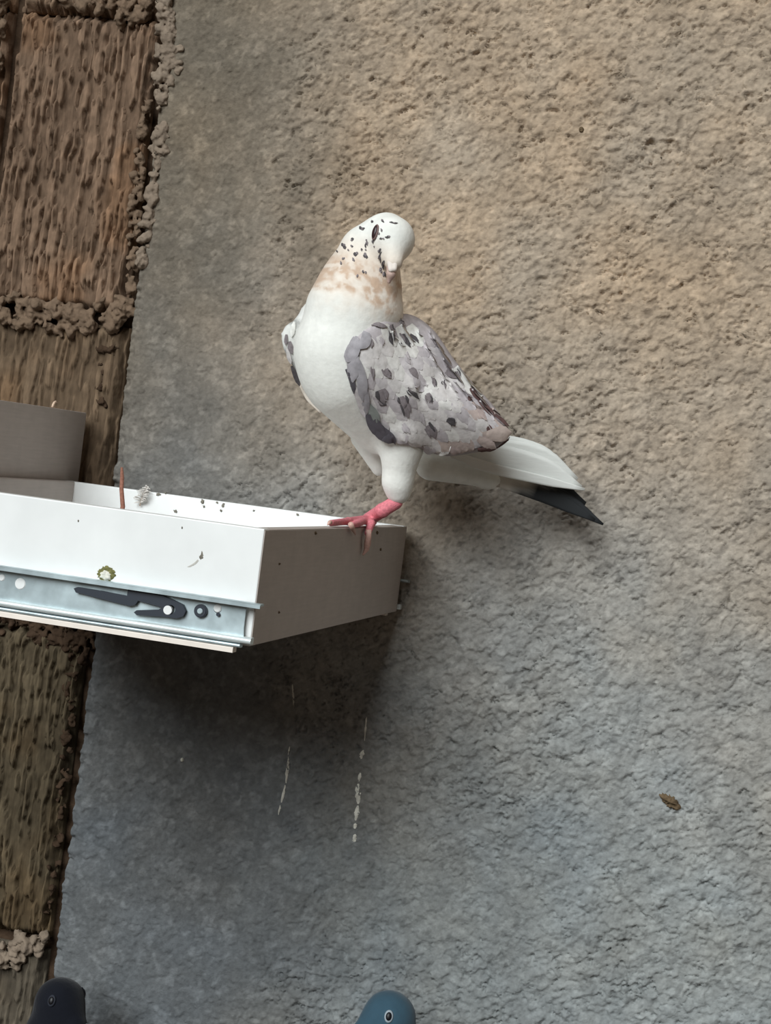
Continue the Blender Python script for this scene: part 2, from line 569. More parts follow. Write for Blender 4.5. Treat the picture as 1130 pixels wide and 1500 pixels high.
xr = colx(212, 250) ; xl = colx(-6, 250)
bw = xr - xl
zt = colz(120, 22); z_a = colz(110, 462); z_b = colz(90, 918); z_c = colz(40, 1380)
gap = 0.006
courses = [(colz(120, 22 - 440) + gap, zt - gap), (zt + gap, z_a), (z_a, z_b), (z_b, z_c), (z_c, z_c - 0.28)]
tints = [(108, 89, 73), (111, 91, 75), (98, 82, 66), (82, 72, 57), (88, 80, 69)]  # lower courses darker: the drawer's shade is put into their colour
for ci, (zt_, zb_) in enumerate(courses):
    zb0, zt0 = min(zt_, zb_) + gap, max(zt_, zb_) - gap
    for k in range(3):
        a = xr - (k + 1) * bw + 0.005; b = xr - k * bw
        if ci in (2,) : a += 0.0; b += 0.006 if k == 0 else 0
        build_brick(a, b - 0.004, zb0, zt0, 200 + ci * 31 + k * 7, (1.0, 1.1, 0.55, 1.0, 0.6)[ci], tints[ci], fine=(k == 0 or (k == 1 and ci < 2)))


def blob(name, outline, place, normal, thick, mat_, parent, rough=0.5, rings=9, n=72, seed=0, freq=90.0, jag=0.0):
    """a lump with an irregular outline on a surface: outline in pixels, place(px,py) puts it on its surface"""
    pts = np.array(outline, float)
    closed = np.vstack([pts, pts[:1]])
    seg = np.linalg.norm(np.diff(closed, axis=0), axis=1)
    s = np.concatenate([[0], np.cumsum(seg)])
    t = np.linspace(0, s[-1], n, endpoint=False)
    ol = np.stack([np.interp(t, s, closed[:, i]) for i in range(2)], -1)
    c = pts.mean(0)
    if jag:
        r_ = np.array([random.uniform(-jag, jag) for _ in range(n)])
        ol = ol + (ol - c) / np.maximum(np.linalg.norm(ol - c, axis=1, keepdims=True), 1e-6) * r_[:, None]
    V, Fc = [], []
    nor = np.asarray(normal, float)
    for k in range(rings):
        f = 1 - k / (rings - 1) * 0.96
        hgt = thick * math.sqrt(max(0, 1 - f ** 2.5)) if k else -thick * 0.3
        for p in ol:
            q = c + (p - c) * f
            w = place(q[0], q[1])
            nz_ = fbm(np.array([q[0] * freq / 1000]), np.array([q[1] * freq / 1000]), seed, 3)[0]
            V.append(w + nor * (hgt * (1 - rough + 2 * rough * nz_)))
    for k in range(rings - 1):
        for i in range(n):
            j = (i + 1) % n
            Fc.append((k * n + i, k * n + j, (k + 1) * n + j, (k + 1) * n + i))
    me = bpy.data.meshes.new(name)
    me.from_pydata([tuple(v) for v in V], [], Fc + [tuple((rings - 1) * n + i for i in range(n))])
    bm = bmesh.new(); bm.from_mesh(me); bmesh.ops.recalc_face_normals(bm, faces=bm.faces); bm.to_mesh(me); bm.free()
    return link(name, me, mat_, parent)


def on_plaster(a, b):                   # the plaster's own surface under a pixel
    p = PY(a, b, YW)
    xs_, zs_, G = WALL_GRID
    i = min(max(np.searchsorted(xs_, p[0]), 0), len(xs_) - 1); j = min(max(np.searchsorted(zs_, p[2]), 0), len(zs_) - 1)
    return PY(a, b, G[i, j] - 0.0002)


onB = lambda a, b: PY(a, b, YB - 0.001)
onW = lambda a, b: PY(a, b, YW - 0.001)
NY = (0, -1, 0)
# mortar squeezed out of the bed joints and smeared on the pier's edge: crumbly clusters
def inside(pt, poly):
    x, y = pt; c = False; n = len(poly)
    for i in range(n):
        x1, y1 = poly[i]; x2, y2 = poly[(i + 1) % n]
        if (y1 > y) != (y2 > y) and x < (x2 - x1) * (y - y1) / (y2 - y1) + x1: c = not c
    return c


def crumbly(name, poly, count, r0, r1, Yd, mat_, parent, seed, flat=0.6):
    rd = random.Random(seed)
    xs_ = [p[0] for p in poly]; ys_ = [p[1] for p in poly]
    prims = []; tries = 0
    while len(prims) < count and tries < 6000:
        tries += 1
        q = (rd.uniform(min(xs_), max(xs_)), rd.uniform(min(ys_), max(ys_)))
        if not inside(q, poly): continue
        rr = rd.uniform(r0, r1)
        c = PY(q[0], q[1], Yd + rd.uniform(-0.25, 0.35) * rr)
        a_ = rd.uniform(0, 3.14)
        A = np.array([[math.cos(a_), 0, math.sin(a_)], [0, 1, 0], [-math.sin(a_), 0, math.cos(a_)]])
        prims.append(('e', c, A, (rr * rd.uniform(0.8, 1.5), rr * flat * rd.uniform(0.8, 1.5), rr * rd.uniform(0.6, 1.0))))
    lo, hi = prim_bounds(prims, 0.006)
    f0 = prim_fun(prims, 0.0012)
    def fn(P):
        n_ = fbm(P[..., 0] * 330 + P[..., 1] * 210, P[..., 2] * 330 - P[..., 1] * 170, seed, 3, 0.6) - 0.5
        n2_ = fbm(P[..., 0] * 130 + P[..., 1] * 90, P[..., 2] * 130 - P[..., 1] * 70, seed + 3, 2) - 0.5
        return f0(P) + 0.0050 * n_ + 0.0040 * n2_
    V_, F_ = surface_nets(fn, lo, hi, 0.0015)
    me_ = mesh_np(name, V_, F_)
    return link(name, me_, mat_, parent)


crumbly('mortar_lump', [(-60, 428), (0, 436), (25, 428), (50, 444), (80, 440), (110, 448), (138, 456), (136, 478), (120, 490), (95, 484), (84, 490), (62, 474), (30, 480), (0, 470), (-60, 470)], 110, 0.003, 0.0075, YB - 0.004, M['mortar'], wall_l, 3, 1.0)
crumbly('mortar_lump', [(140, 446), (160, 436), (192, 438), (196, 456), (178, 470), (166, 486), (150, 478)], 36, 0.003, 0.007, YB - 0.004, M['mortar'], wall_l, 4, 1.0)
crumbly('mortar_lump', [(-60, 1392), (-5, 1388), (22, 1382), (30, 1366), (44, 1368), (44, 1390), (34, 1396), (30, 1420), (18, 1422), (10, 1408), (-4, 1418), (-60, 1416)], 46, 0.0035, 0.0075, YB - 0.005, M['mortar_pale'], wall_l, 5, 1.0)
crumbly('mortar_lump', [(51, 1366), (62, 1362), (68, 1374), (60, 1388), (56, 1398), (52, 1392)], 10, 0.003, 0.006, YB - 0.004, M['mortar_pale'], wall_l, 6, 1.0)
crumbly('mortar_lump', [(70, -20), (150, -30), (215, -20), (222, 26), (205, 40), (186, 26), (176, 36), (150, 14), (120, 18), (95, 4)], 70, 0.003, 0.0075, YB - 0.004, M['mortar'], wall_l, 7, 1.0)
crumbly('mortar_lump', [(-40, -30), (6, -30), (10, 20), (2, 60), (10, 86), (-6, 106), (-40, 106)], 50, 0.003, 0.0075, YB - 0.004, M['mortar'], wall_l, 8, 1.0)
crumbly('mortar_lump', [(84, 905), (130, 915), (142, 948), (126, 972), (98, 958), (50, 940), (-20, 930), (-20, 905)], 70, 0.003, 0.006, YB - 0.001, M['mortar_dark'], wall_l, 9, 0.9)
crumbly('mortar_lump', [(206, 150), (222, 150), (206, 300), (196, 440), (184, 440), (192, 300)], 90, 0.0018, 0.0045, YB - 0.003, M['mortar'], wall_l, 12, 0.9)
crumbly('mortar_lump', [(150, 500), (172, 500), (158, 600), (140, 600)], 20, 0.0015, 0.004, YB - 0.001, M['mortar_dark'], wall_l, 13, 0.9)
crumbly('mortar_lump', [(92, 960), (112, 970), (100, 1180), (70, 1350), (62, 1350), (84, 1180)], 70, 0.0015, 0.004, YB - 0.001, M['mortar_dark'], wall_l, 14, 0.9)
SM = [[(234, -10), (254, -10), (256, 60), (268, 84), (264, 104), (248, 130), (240, 150), (230, 164), (230, 120), (232, 60)],
      [(203, 372), (210, 318), (221, 268), (228, 205), (238, 168), (246, 176), (240, 230), (230, 276), (222, 330), (214, 390), (206, 396)]]
for i, ol in enumerate(SM):
    crumbly('mortar_smear', ol, (120, 90)[i], 0.0022, 0.0058, YW + 0.001, M['mortar_pale'], wall, 20 + i, 0.75)

# floor
fl = box('floor', (-1.3, -1.6, FLOOR_Z - 0.05), (2.2, YB + 0.12, FLOOR_Z), M['floor'])
tag(fl, 'bare dusty ground at the foot of the wall', None, kind='structure')

# droppings run down the wall, spots
def streak(pts, w, name='dropping_streak', m='streak'):
    rng_ = random.Random(len(pts) * 7 + int(pts[0][0]))
    for (a, b, ww) in pts_segments(pts, w, rng_):
        ol = []
        n = 8
        for i in range(n + 1):
            t = i / n
            ol.append((a[0] + (b[0] - a[0]) * t - ww * (0.4 + 0.6 * rng_.random()) * math.sin(math.pi * (0.1 + 0.8 * t)), a[1] + (b[1] - a[1]) * t))
        for i in range(n, -1, -1):
            t = i / n
            ol.append((a[0] + (b[0] - a[0]) * t + ww * (0.4 + 0.6 * rng_.random()) * math.sin(math.pi * (0.1 + 0.8 * t)), a[1] + (b[1] - a[1]) * t))
        blob(name, ol, on_plaster, NY, 0.0008, M[m], wall, 0.5, 4, 30, 3, 200)


def pts_segments(pts, w, r):
    return [(pts[i], pts[i + 1], w[i] * 1.45) for i in range(0, len(pts) - 1, 2)]


streak([(425, 1092), (422, 1106), (423, 1108), (419, 1148), (418, 1150), (412, 1176), (411, 1178), (408, 1194)], [1.2, 0, 2.4, 0, 2.0, 0, 1.4])
streak([(537, 1048), (534, 1086), (532, 1098), (529, 1112), (528, 1132), (526, 1145), (525, 1148), (525, 1178), (524, 1180), (521, 1202), (521, 1206), (520, 1214), (520, 1222), (519, 1234)], [1.2, 0, 3.0, 0, 2.4, 0, 4.4, 0, 3.4, 0, 3.2, 0, 3.4])
streak([(428, 1000), (431, 1042)], [1.4])
def circ(cx, cy, rx, ry, n=12, rot=0.0):
    return [(cx + rx * math.cos(a) * math.cos(rot) - ry * math.sin(a) * math.sin(rot), cy + rx * math.cos(a) * math.sin(rot) + ry * math.sin(a) * math.cos(rot)) for a in [2 * math.pi * i / n for i in range(n)]]
onW2 = on_plaster
blob('dropping_spot', circ(267, 1113, 2.6, 3.4), onW2, NY, 0.002, M['dropping'], wall, 0.3, 5, 16)
blob('mud_spot', circ(982, 1174, 19, 8, 12, 0.62), onW2, NY, 0.004, M['mud'], wall, 0.7, 7, 40, 5, 150, 2)
blob('mud_spot', circ(852, 190, 4, 5), onW2, NY, 0.003, M['mud'], wall, 0.3, 5, 16)

# ------------------------------------------------------------------ drawer
TH = 0.012
XD = -0.331
dr = empty('drawer', (XD / 2, DW / 2, -DH))
tag(dr, 'shallow white drawer with a metal slide fixed out from the wall, pigeon on its rim', 'drawer')
side_n = box('side_panel', (XD, 0, -DH), (-0.0, TH, 0), M['laminate'], dr, 0.0008)
side_f = box('side_panel', (XD, DW - TH, -DH), (-0.0, DW, 0), M['laminate'], dr, 0.0008)
endp = box('end_panel', (-TH, TH, -DH), (0.0, DW - TH, -0.0004), M['laminate_shaded'], dr, 0.0008)
inner = box('inner_front_panel', (XD, TH, -DH), (XD + TH, DW - TH, 0), M['laminate_shaded'], dr, 0.0008)
# the board of the drawer front: wider and taller than the box
fx = XD - 0.001
pt = PY(112, 603, DW + 0.026)
box('front_board', (fx - 0.016, -0.03, -DH - 0.01), (fx, DW + 0.026, pt[2]), M['laminate_shaded'], dr, 0.001)
box('bottom_panel', (XD + TH, TH, -DH + 0.008), (-TH, DW - TH, -DH + 0.011), M['laminate'], dr)
box('end_cover', (-0.0, 0.0006, -DH + 0.0006), (0.0005, DW - 0.0006, -0.0010), M['laminate_shaded'], dr)


def extrude_profile(name, prof, x0, x1, mat_, parent):
    V = [(x0, y, z) for y, z in prof] + [(x1, y, z) for y, z in prof]
    n = len(prof)
    Fc = [(i, (i + 1) % n, n + (i + 1) % n, n + i) for i in range(n)] + [tuple(range(n))[::-1], tuple(range(n, 2 * n))]
    me = bpy.data.meshes.new(name)
    me.from_pydata(V, [], Fc); me.update()
    bm = bmesh.new(); bm.from_mesh(me); bmesh.ops.recalc_face_normals(bm, faces=bm.faces); bm.to_mesh(me); bm.free()
    return link(name, me, mat_, parent, smooth=False)


def plate_with_holes(name, outline, holes, y0, y1, mat_, parent):
    """flat plate in the XZ plane with real holes"""
    cu = bpy.data.curves.new(name, 'CURVE')
    cu.dimensions = '2D'; cu.fill_mode = 'BOTH'; cu.extrude = abs(y1 - y0) / 2
    for pts in [outline] + holes:
        sp = cu.splines.new('POLY'); sp.points.add(len(pts) - 1); sp.use_cyclic_u = True
        for p, q in zip(sp.points, pts): p.co = (q[0], q[1], 0, 1)
    tmp = bpy.data.objects.new(name + '_tmp', cu)
    COL.objects.link(tmp)
    dg = bpy.context.evaluated_depsgraph_get()
    me = bpy.data.meshes.new_from_object(tmp.evaluated_get(dg))
    bpy.data.objects.remove(tmp); bpy.data.curves.remove(cu)
    me.transform(Matrix(((1, 0, 0, 0), (0, 0, 1, (y0 + y1) / 2), (0, 1, 0, 0), (0, 0, 0, 1))))
    bm = bmesh.new(); bm.from_mesh(me); bmesh.ops.remove_doubles(bm, verts=bm.verts, dist=1e-6); bmesh.ops.recalc_face_normals(bm, faces=bm.faces); bm.to_mesh(me); bm.free()
    me.name = name
    return link(name, me, mat_, parent, smooth=False)


def pxz(px, py, Y=-0.006):
    p = PY(px, py, Y); return (p[0], p[2])


def slide(sgn, ybase):
    """sgn -1: towards the camera"""
    Y = lambda d: ybase + sgn * d
    ztop = -0.0500; zbot = -0.0745
    x_end = -0.0035
    def circ3(cx, cz, r, n=18): return [(cx + r * math.cos(2 * math.pi * i / n), cz + r * math.sin(2 * math.pi * i / n)) for i in range(n)]
    holes = []
    if sgn < 0:
        for hx, hy, hr in ((249, 892, 0.0034), (319, 892, 0.0028), (30, 855, 0.0040), (3, 846, 0.0024)):
            x, z = pxz(hx, hy, Y(0.004)); holes.append(circ3(x, z, hr))
    web = plate_with_holes('drawer_slide', [(XD, zbot), (x_end, zbot), (x_end - 0.001, (ztop + zbot) / 2 - 0.004), (x_end - 0.001, ztop - 0.004), (x_end, ztop), (XD, ztop)], holes, Y(0.003), Y(0.0042), M['zinc'], dr)
    web['label'] = 'galvanised steel drawer slide'
    # upper lip, lower ball race, outer lips
    up = [(Y(0.003), ztop), (Y(0.003), ztop + 0.0014), (Y(0.0105), ztop + 0.0014), (Y(0.0115), ztop + 0.0006), (Y(0.0115), ztop - 0.0015), (Y(0.0103), ztop - 0.0015), (Y(0.0100), ztop)]
    extrude_profile('upper_lip', up, XD, x_end + 0.0105, M['zinc'], web)
    def race(z, r, ycen, n=10):
        return [(Y(ycen + r * math.sin(math.pi * (i / (n - 1)))), z + r * math.cos(math.pi * (i / (n - 1)))) for i in range(n)]
    lo = race(zbot + 0.0008, 0.0022, 0.0078) + [(Y(0.003), zbot - 0.0014), (Y(0.003), zbot + 0.003)]
    extrude_profile('lower_lip', lo, XD, x_end + 0.0065, M['zinc_light'], web)
    lo2 = race(zbot - 0.0032, 0.0013, 0.0072) + [(Y(0.002), zbot - 0.0045), (Y(0.002), zbot - 0.0019)]
    extrude_profile('ball_track', lo2, XD, x_end - 0.001, M['zinc'], web)
    st = [(Y(0.0), zbot - 0.0048), (Y(0.0072), zbot - 0.0048), (Y(0.0078), zbot - 0.0054), (Y(0.0078), zbot - 0.0084), (Y(0.0), zbot - 0.0084)]
    extrude_profile('bottom_rail', st, XD, x_end - 0.0055, M['white_strip'], web)
    # the fixing strap that carries the rail on the panel
    extrude_profile('rail_back', [(Y(0.0), ztop - 0.0205), (Y(0.003), ztop - 0.0205), (Y(0.003), ztop - 0.0235), (Y(0.0), ztop - 0.0235)], XD, x_end - 0.01, M['zinc'], web)
    extrude_profile('rail_back', [(Y(0.0), ztop + 0.001), (Y(0.003), ztop + 0.001), (Y(0.003), ztop - 0.0005), (Y(0.0), ztop - 0.0005)], XD, x_end - 0.004, M['zinc'], web)
    return web


sl = slide(-1, 0.0)
sl2 = slide(1, DW)
# black release lever
YL = -0.0075
P = lambda x, y: pxz(x, y, YL)
lever_ol = [P(*q) for q in ((108, 862), (113, 860), (150, 866), (186, 873), (188, 859), (206, 862), (236, 872), (258, 881), (268, 886), (272, 895), (268, 903), (258, 906), (244, 904), (200, 901), (196, 897), (200, 894), (232, 893), (238, 890), (202, 880), (198, 886), (190, 888), (158, 880), (120, 870), (111, 868))]
cx, cz = P(250, 893)
hole = [(cx + 0.0031 * math.cos(2 * math.pi * i / 18), cz + 0.0031 * math.sin(2 * math.pi * i / 18)) for i in range(18)]
lv = plate_with_holes('release_lever', lever_ol, [hole], -0.0045, -0.0075, M['plastic_black'], sl)
x, z = pxz(294, 895, -0.006)
sc_ = cyl('screw', (x, -0.0055, z), (0, 1, 0), 0.0045, 0.0030, M['plastic_black'], sl, 20, 0.0006)
cyl('rivet', (x, -0.0072, z), (0, 1, 0), 0.0019, 0.0012, M['zinc'], sl, 12, 0.0003)
x, z = pxz(320, 900, -0.005)
cyl('rivet', (x, -0.0050, z), (0, 1, 0), 0.0013, 0.0018, M['plastic_black'], sl, 12)
x, z = pxz(250, 893, -0.002)
cyl('pivot', (x, -0.0062, z), (0, 1, 0), 0.0030, 0.0030, M['laminate'], sl, 16)
for hx, hy, hr in ((319, 891, 0.0027), (30, 855, 0.0039), (3, 846, 0.0023)):
    x, z = pxz(hx, hy, -0.004)
    cyl('rivet', (x, -0.0032, z), (0, 1, 0), hr, 0.0030, M['laminate'], sl, 16, 0.0004)
# droppings dried on the drawer
onS = lambda a, b: PY(a, b, 0.0002)
blob('dropping', circ(156, 841, 14.5, 12.5, 14, 0.2), onS, NY, 0.0014, M['dropping_green'], dr, 0.7, 7, 44, 4, 160, 1.5)
blob('dropping', circ(155, 843, 9.5, 8, 12, 0.2), lambda a, b: PY(a, b, -0.0008), NY, 0.0014, M['dropping'], dr, 0.8, 6, 30, 6, 300, 1.5)
blob('smear', [(296, 806), (299, 812), (298, 818), (294, 821), (291, 818), (294, 812)], onS, NY, 0.0005, M['dropping_grey'], dr, 0.6, 5, 30, 8, 200, 1)
blob('smear', [(294, 820), (288, 827), (276, 833), (271, 832), (284, 825), (291, 818)], onS, NY, 0.0003, M['smear'], dr, 0.6, 5, 40, 7, 200, 1)
for qx, qy in ((267, 773), (115, 763)):
    blob('dropping', circ(qx, qy, 1.4, 2.4), onS, NY, 0.0006, M['dropping_grey'], dr, 0.4, 4, 12)
onE = lambda a, b: PXP(a, b, 0.0007)
for qx, qy, rq in ((463, 781, 1.6), (553, 780, 2.0), (558, 805, 1.4), (410, 826, 1.2), (409, 897, 1.1)):
    blob('dropping', circ(qx, qy, rq, rq * 1.6), onE, (1, 0, 0), 0.0005, M['mud'], dr, 0.4, 4, 14, 3, 200, 0.8)
onF = lambda a, b: PY(a, b, DW - TH - 0.0002)
for qx, qy, rq, rt in ((297, 735, 2.6, 1.4), (299, 742, 1.4, 1.2), (327, 740, 2.4, 2.0), (324, 748, 1.6, 1), (257, 749, 2.2, 0.4), (232, 724, 2.4, 0), (243, 722, 1.4, 0), (318, 736, 1.5, .6), (372, 748, 1.2, 0), (436, 754, 1.6, 0.5), (484, 751, 2.6, 0.2)):
    blob('dropping', circ(qx, qy, rq * 1.5, rq, 12, rt), onF, NY, 0.0010, M['dropping_grey'], dr, 0.5, 4, 18, 3, 200, 1.0)

# things lying in and on the drawer
b0 = PY(180, 742, 0.33)
tw = [PY(178.5, 685, 0.345), PY(179, 700, 0.342), PY(178, 716, 0.339), PY(180, 742, 0.333)]
base_t = np.array([tw[-1][0] + 0.001, tw[-1][1] - 0.012, -DH + 0.0118])
o = tube('twig', tw + [base_t], [0.0012, 0.0019, 0.0020, 0.0022, 0.0022], M['rust_twig'])
tag(o, 'thin reddish-brown twig standing upright inside the white drawer', 'twig')
zz = pt[2]
hk = [PY(76, 598, DW - 0.05), PY(77, 594, DW - 0.05), PY(80, 590.5, DW - 0.05), PY(84, 590, DW - 0.05)]
hk = [np.array([fx - 0.006, p[1], p[2]]) for p in hk]
s_ = PXP(77, 598, fx - 0.006)
hk = [s_ + np.array([0, (a) * 0.0016, b * 0.0011]) for a, b in ((-0.4, -0.2), (0.2, 2), (1.4, 4.0), (3.2, 5.2), (4.8, 4.6))]
hk = [np.array([q[0], q[1], max(q[2] - s_[2] + zz + 0.0006, zz + 0.0006)]) for q in hk]
o = tube('straw_bit', hk, [0.0011, 0.0012, 0.0012, 0.0010, 0.0006], M['straw'])
tag(o, 'tiny pale bent straw on top of the drawer front board', 'straw')
# small fluff of down on the far rim
dn = empty('down_feather', tuple(PY(210, 726, DW - TH)))
tag(dn, 'small pale downy feather clinging to the rim of the white drawer', 'feather')
fp = [PY(205, 741, DW - TH - 0.003), PY(207, 732, DW - TH - 0.004), PY(211, 722, DW - TH - 0.004), PY(216, 713, DW - TH - 0.003)]
tube('shaft', fp, [0.0005, 0.0005, 0.0004, 0.0003], M['straw'], dn, 5)
random.seed(9)
for i in range(16):
    t = 0.15 + 0.85 * i / 15
    a = np.array([np.interp(t, [0, .33, .66, 1], [p[k] for p in fp]) for k in range(3)])
    for sg in (-1, 1):
        d = np.array([sg * random.uniform(0.6, 1), random.uniform(-0.5, 0.1), random.uniform(0.0, 0.6)]); d /= np.linalg.norm(d)
        L = random.uniform(0.004, 0.0075) * (0.5 + math.sin(math.pi * t) * 0.7)
        tube('barb', [a, a + d * L * 0.5, a + d * L + np.array([0, -0.0004, -0.0012])], [0.0006, 0.0007, 0.0004], M['down'], dn, 4)

# ------------------------------------------------------------------ the white pigeon
FOOT_Y = PXP(545, 766, 0.0)[1]
K0 = K(FOOT_Y)
CY = FOOT_Y                    # depth of the bird's middle


def B(px, py, dy):             # dy: metres towards the wall from the foot's depth
    return PY(px, py, CY + dy)


def r(px): return px * K0


chain = [
    ('c', B(503, 522, -0.035), B(575, 563, 0.0), r(70), r(80)),
    ('c', B(575, 563, 0.0), B(640, 615, 0.035), r(80), r(58)),
    ('c', B(640, 615, 0.035), B(700, 682, 0.070), r(54), r(17)),
    ('c', B(506, 505, -0.036), B(521, 452, -0.036), r(72), r(68)),
    ('c', B(521, 452, -0.036), B(531, 412, -0.034), r(68), r(52)),
    ('c', B(531, 412, -0.034), B(551, 366, -0.036), r(52), r(38)),
    ('c', B(528, 412, -0.034), B(534, 368, -0.034), r(56), r(36)),
    ('c', B(512, 548, -0.030), B(566, 606, 0.004), r(69), r(62)),       # belly
    ('c', B(566, 347, -0.038), B(574, 350, -0.046), r(35), r(33)),      # skull
    ('c', B(573, 355, -0.050), B(577, 384, -0.062), r(27), r(13)),      # face
    ('c', B(590, 640, -0.010), B(583, 706, -0.004), r(38), r(20.5)),    # near thigh
    ('c', B(583, 706, -0.004), B(584, 722, -0.002), r(20.5), r(17)),
    ('c', B(535, 640, 0.020), B(556, 686, 0.030), r(22), r(12)),        # far thigh, drawn up
    ('c', B(632, 680, 0.045), B(715, 701, 0.080), r(25), r(14)),
    ('c', B(715, 701, 0.080), B(745, 706, 0.090), r(14), r(6)),         # under-tail coverts
]
me, V, Fc = sdf_mesh('body', chain, r(14), 0.0021)
# plumage colour by region of the body
white = np.array(lin(232, 232, 226)); buff = np.array(lin(198, 172, 150)); warmw = np.array(lin(230, 220, 208))
nk0 = B(512, 440, -0.036); hd = B(566, 347, -0.038)
axis = np.array(B(548, 368, -0.036)) - np.array(B(516, 470, -0.036)); L_ = np.linalg.norm(axis); axis /= L_
s = (V - np.array(B(516, 470, -0.036))) @ axis / L_
nz = fbm(V[:, 0] * 90 + V[:, 1] * 60, V[:, 2] * 90, 5, 3)
nz2 = fbm(V[:, 0] * 220 + V[:, 1] * 160, V[:, 2] * 220, 6, 3)
nz = fbm(V[:, 0] * 150 + V[:, 1] * 90, V[:, 2] * 190, 5, 3)
band = sstep(0.28, 0.50, s + 0.55 * (nz - 0.5)) * sstep(0.98, 0.70, s + 0.45 * (nz2 - 0.5))
patch = 0.25 + 0.75 * sstep(0.42, 0.58, nz2)
cream = sstep(-0.1, 0.5, s + 0.3 * (nz - 0.5)) * sstep(1.25, 0.9, s)
C = white[None] * (1 - cream[:, None]) + warmw[None] * cream[:, None]
bp = (band * patch)[:, None]
C = C * (1 - bp) + buff[None] * bp
set_color(me, np.clip(C, 0, 0.86))
bird = empty('pigeon', (0.0, FOOT_Y, 0.0))
tag(bird, 'white pigeon with grey-flecked wings perched on the drawer rim', 'pigeon')
body = link('body', me, M['plumage'], bird)
body['label'] = 'white plumage with a buff neck'
bvh_body = BVHTree.FromPolygons([Vector(v) for v in V], [tuple(int(i) for i in f) for f in Fc])


def cast(bvh, px, py):
    d = Vector(ray(px, py)).normalized()
    loc, nor, i, dist = bvh.ray_cast(Vector(CAM), d)
    return (np.array(loc), np.array(nor)) if loc is not None else (None, None)


# ---- near wing: a cushion-shaped folded wing lying over the flank
def smooth_closed(pts, n):
    pts = np.array(pts, float); m = len(pts)
    out = []
    for i in range(n):
        t = i / n * m; k = int(t); f = t - k
        p0, p1, p2, p3 = (pts[(k + j - 1) % m] for j in range(4))
        out.append(0.5 * ((2 * p1) + (-p0 + p2) * f + (2 * p0 - 5 * p1 + 4 * p2 - p3) * f * f + (-p0 + 3 * p1 - 3 * p2 + p3) * f ** 3))
    return np.array(out)


wing_ol = smooth_closed([(507, 520), (524, 490), (556, 468), (598, 460), (634, 482), (664, 524), (694, 562), (726, 598), (747, 634), (728, 655), (690, 664), (650, 668), (612, 656), (582, 648), (556, 632), (530, 590), (512, 556)], 120)
cen = np.array([612.0, 568.0])
RG = 16
fr = np.linspace(1, 0, RG) ** 0.8
pxy = np.array([[cen + (p - cen) * f for p in wing_ol] for f in fr])
dep = np.full(pxy.shape[:2], np.nan)
for a in range(RG):
    for b in range(len(wing_ol)):
        l, n_ = cast(bvh_body, *pxy[a, b])
        if l is not None: dep[a, b] = l[1]
# where the body is no longer behind the wing the surface is carried on smoothly
for b in range(len(wing_ol)):
    for a in range(RG - 2, -1, -1):
        inner = dep[a + 1, b] if not np.isnan(dep[a + 1, b]) else CY
        if np.isnan(dep[a, b]) or dep[a, b] > inner + 0.0030:
            dep[a, b] = inner + 0.0027
for it in range(10):
    d2 = dep.copy()
    for a in range(RG):
        up_ = dep[max(a - 1, 0)]; dn_ = dep[min(a + 1, RG - 1)]
        d2[a] = 0.25 * (up_ + dn_) + 0.25 * (np.roll(dep[a], 1) + np.roll(dep[a], -1))
    dep = d2
Vw = []
WT = 0.0085
for a in range(RG):
    prof = WT * math.sqrt(max(0, 1 - fr[a] ** 5)) if a else 0
    for b in range(len(wing_ol)):
        Vw.append(PY(*pxy[a, b], dep[a, b] - prof - 0.0006))
nW = len(wing_ol)
for b in range(nW):                      # underside
    Vw.append(PY(*(cen + (wing_ol[b] - cen) * 0.985), dep[0, b] + 0.0022))
for b in range(nW):
    Vw.append(PY(*(cen + (wing_ol[b] - cen) * 0.5), dep[8, b] + 0.004))
Fw = []
for a in range(RG - 1):
    for b in range(nW):
        c = (b + 1) % nW
        Fw.append((a * nW + b, a * nW + c, (a + 1) * nW + c, (a + 1) * nW + b))
u0 = RG * nW
for b in range(nW):
    c = (b + 1) % nW
    Fw.append((b, u0 + b, u0 + c, c)); Fw.append((u0 + b, u0 + nW + b, u0 + nW + c, u0 + c))
mw = bpy.data.meshes.new('wing')
mw.from_pydata([tuple(v) for v in Vw], [], Fw); mw.update()
bm = bmesh.new(); bm.from_mesh(mw); bmesh.ops.recalc_face_normals(bm, faces=bm.faces); bm.to_mesh(mw); bm.free()
bvh_wing = BVHTree.FromPolygons([v.co.copy() for v in mw.vertices], [tuple(p.vertices) for p in mw.polygons])
wing = link('wing', mw, M['covert4'], bird)
wing['label'] = 'folded grey wing mottled with darker flecks'


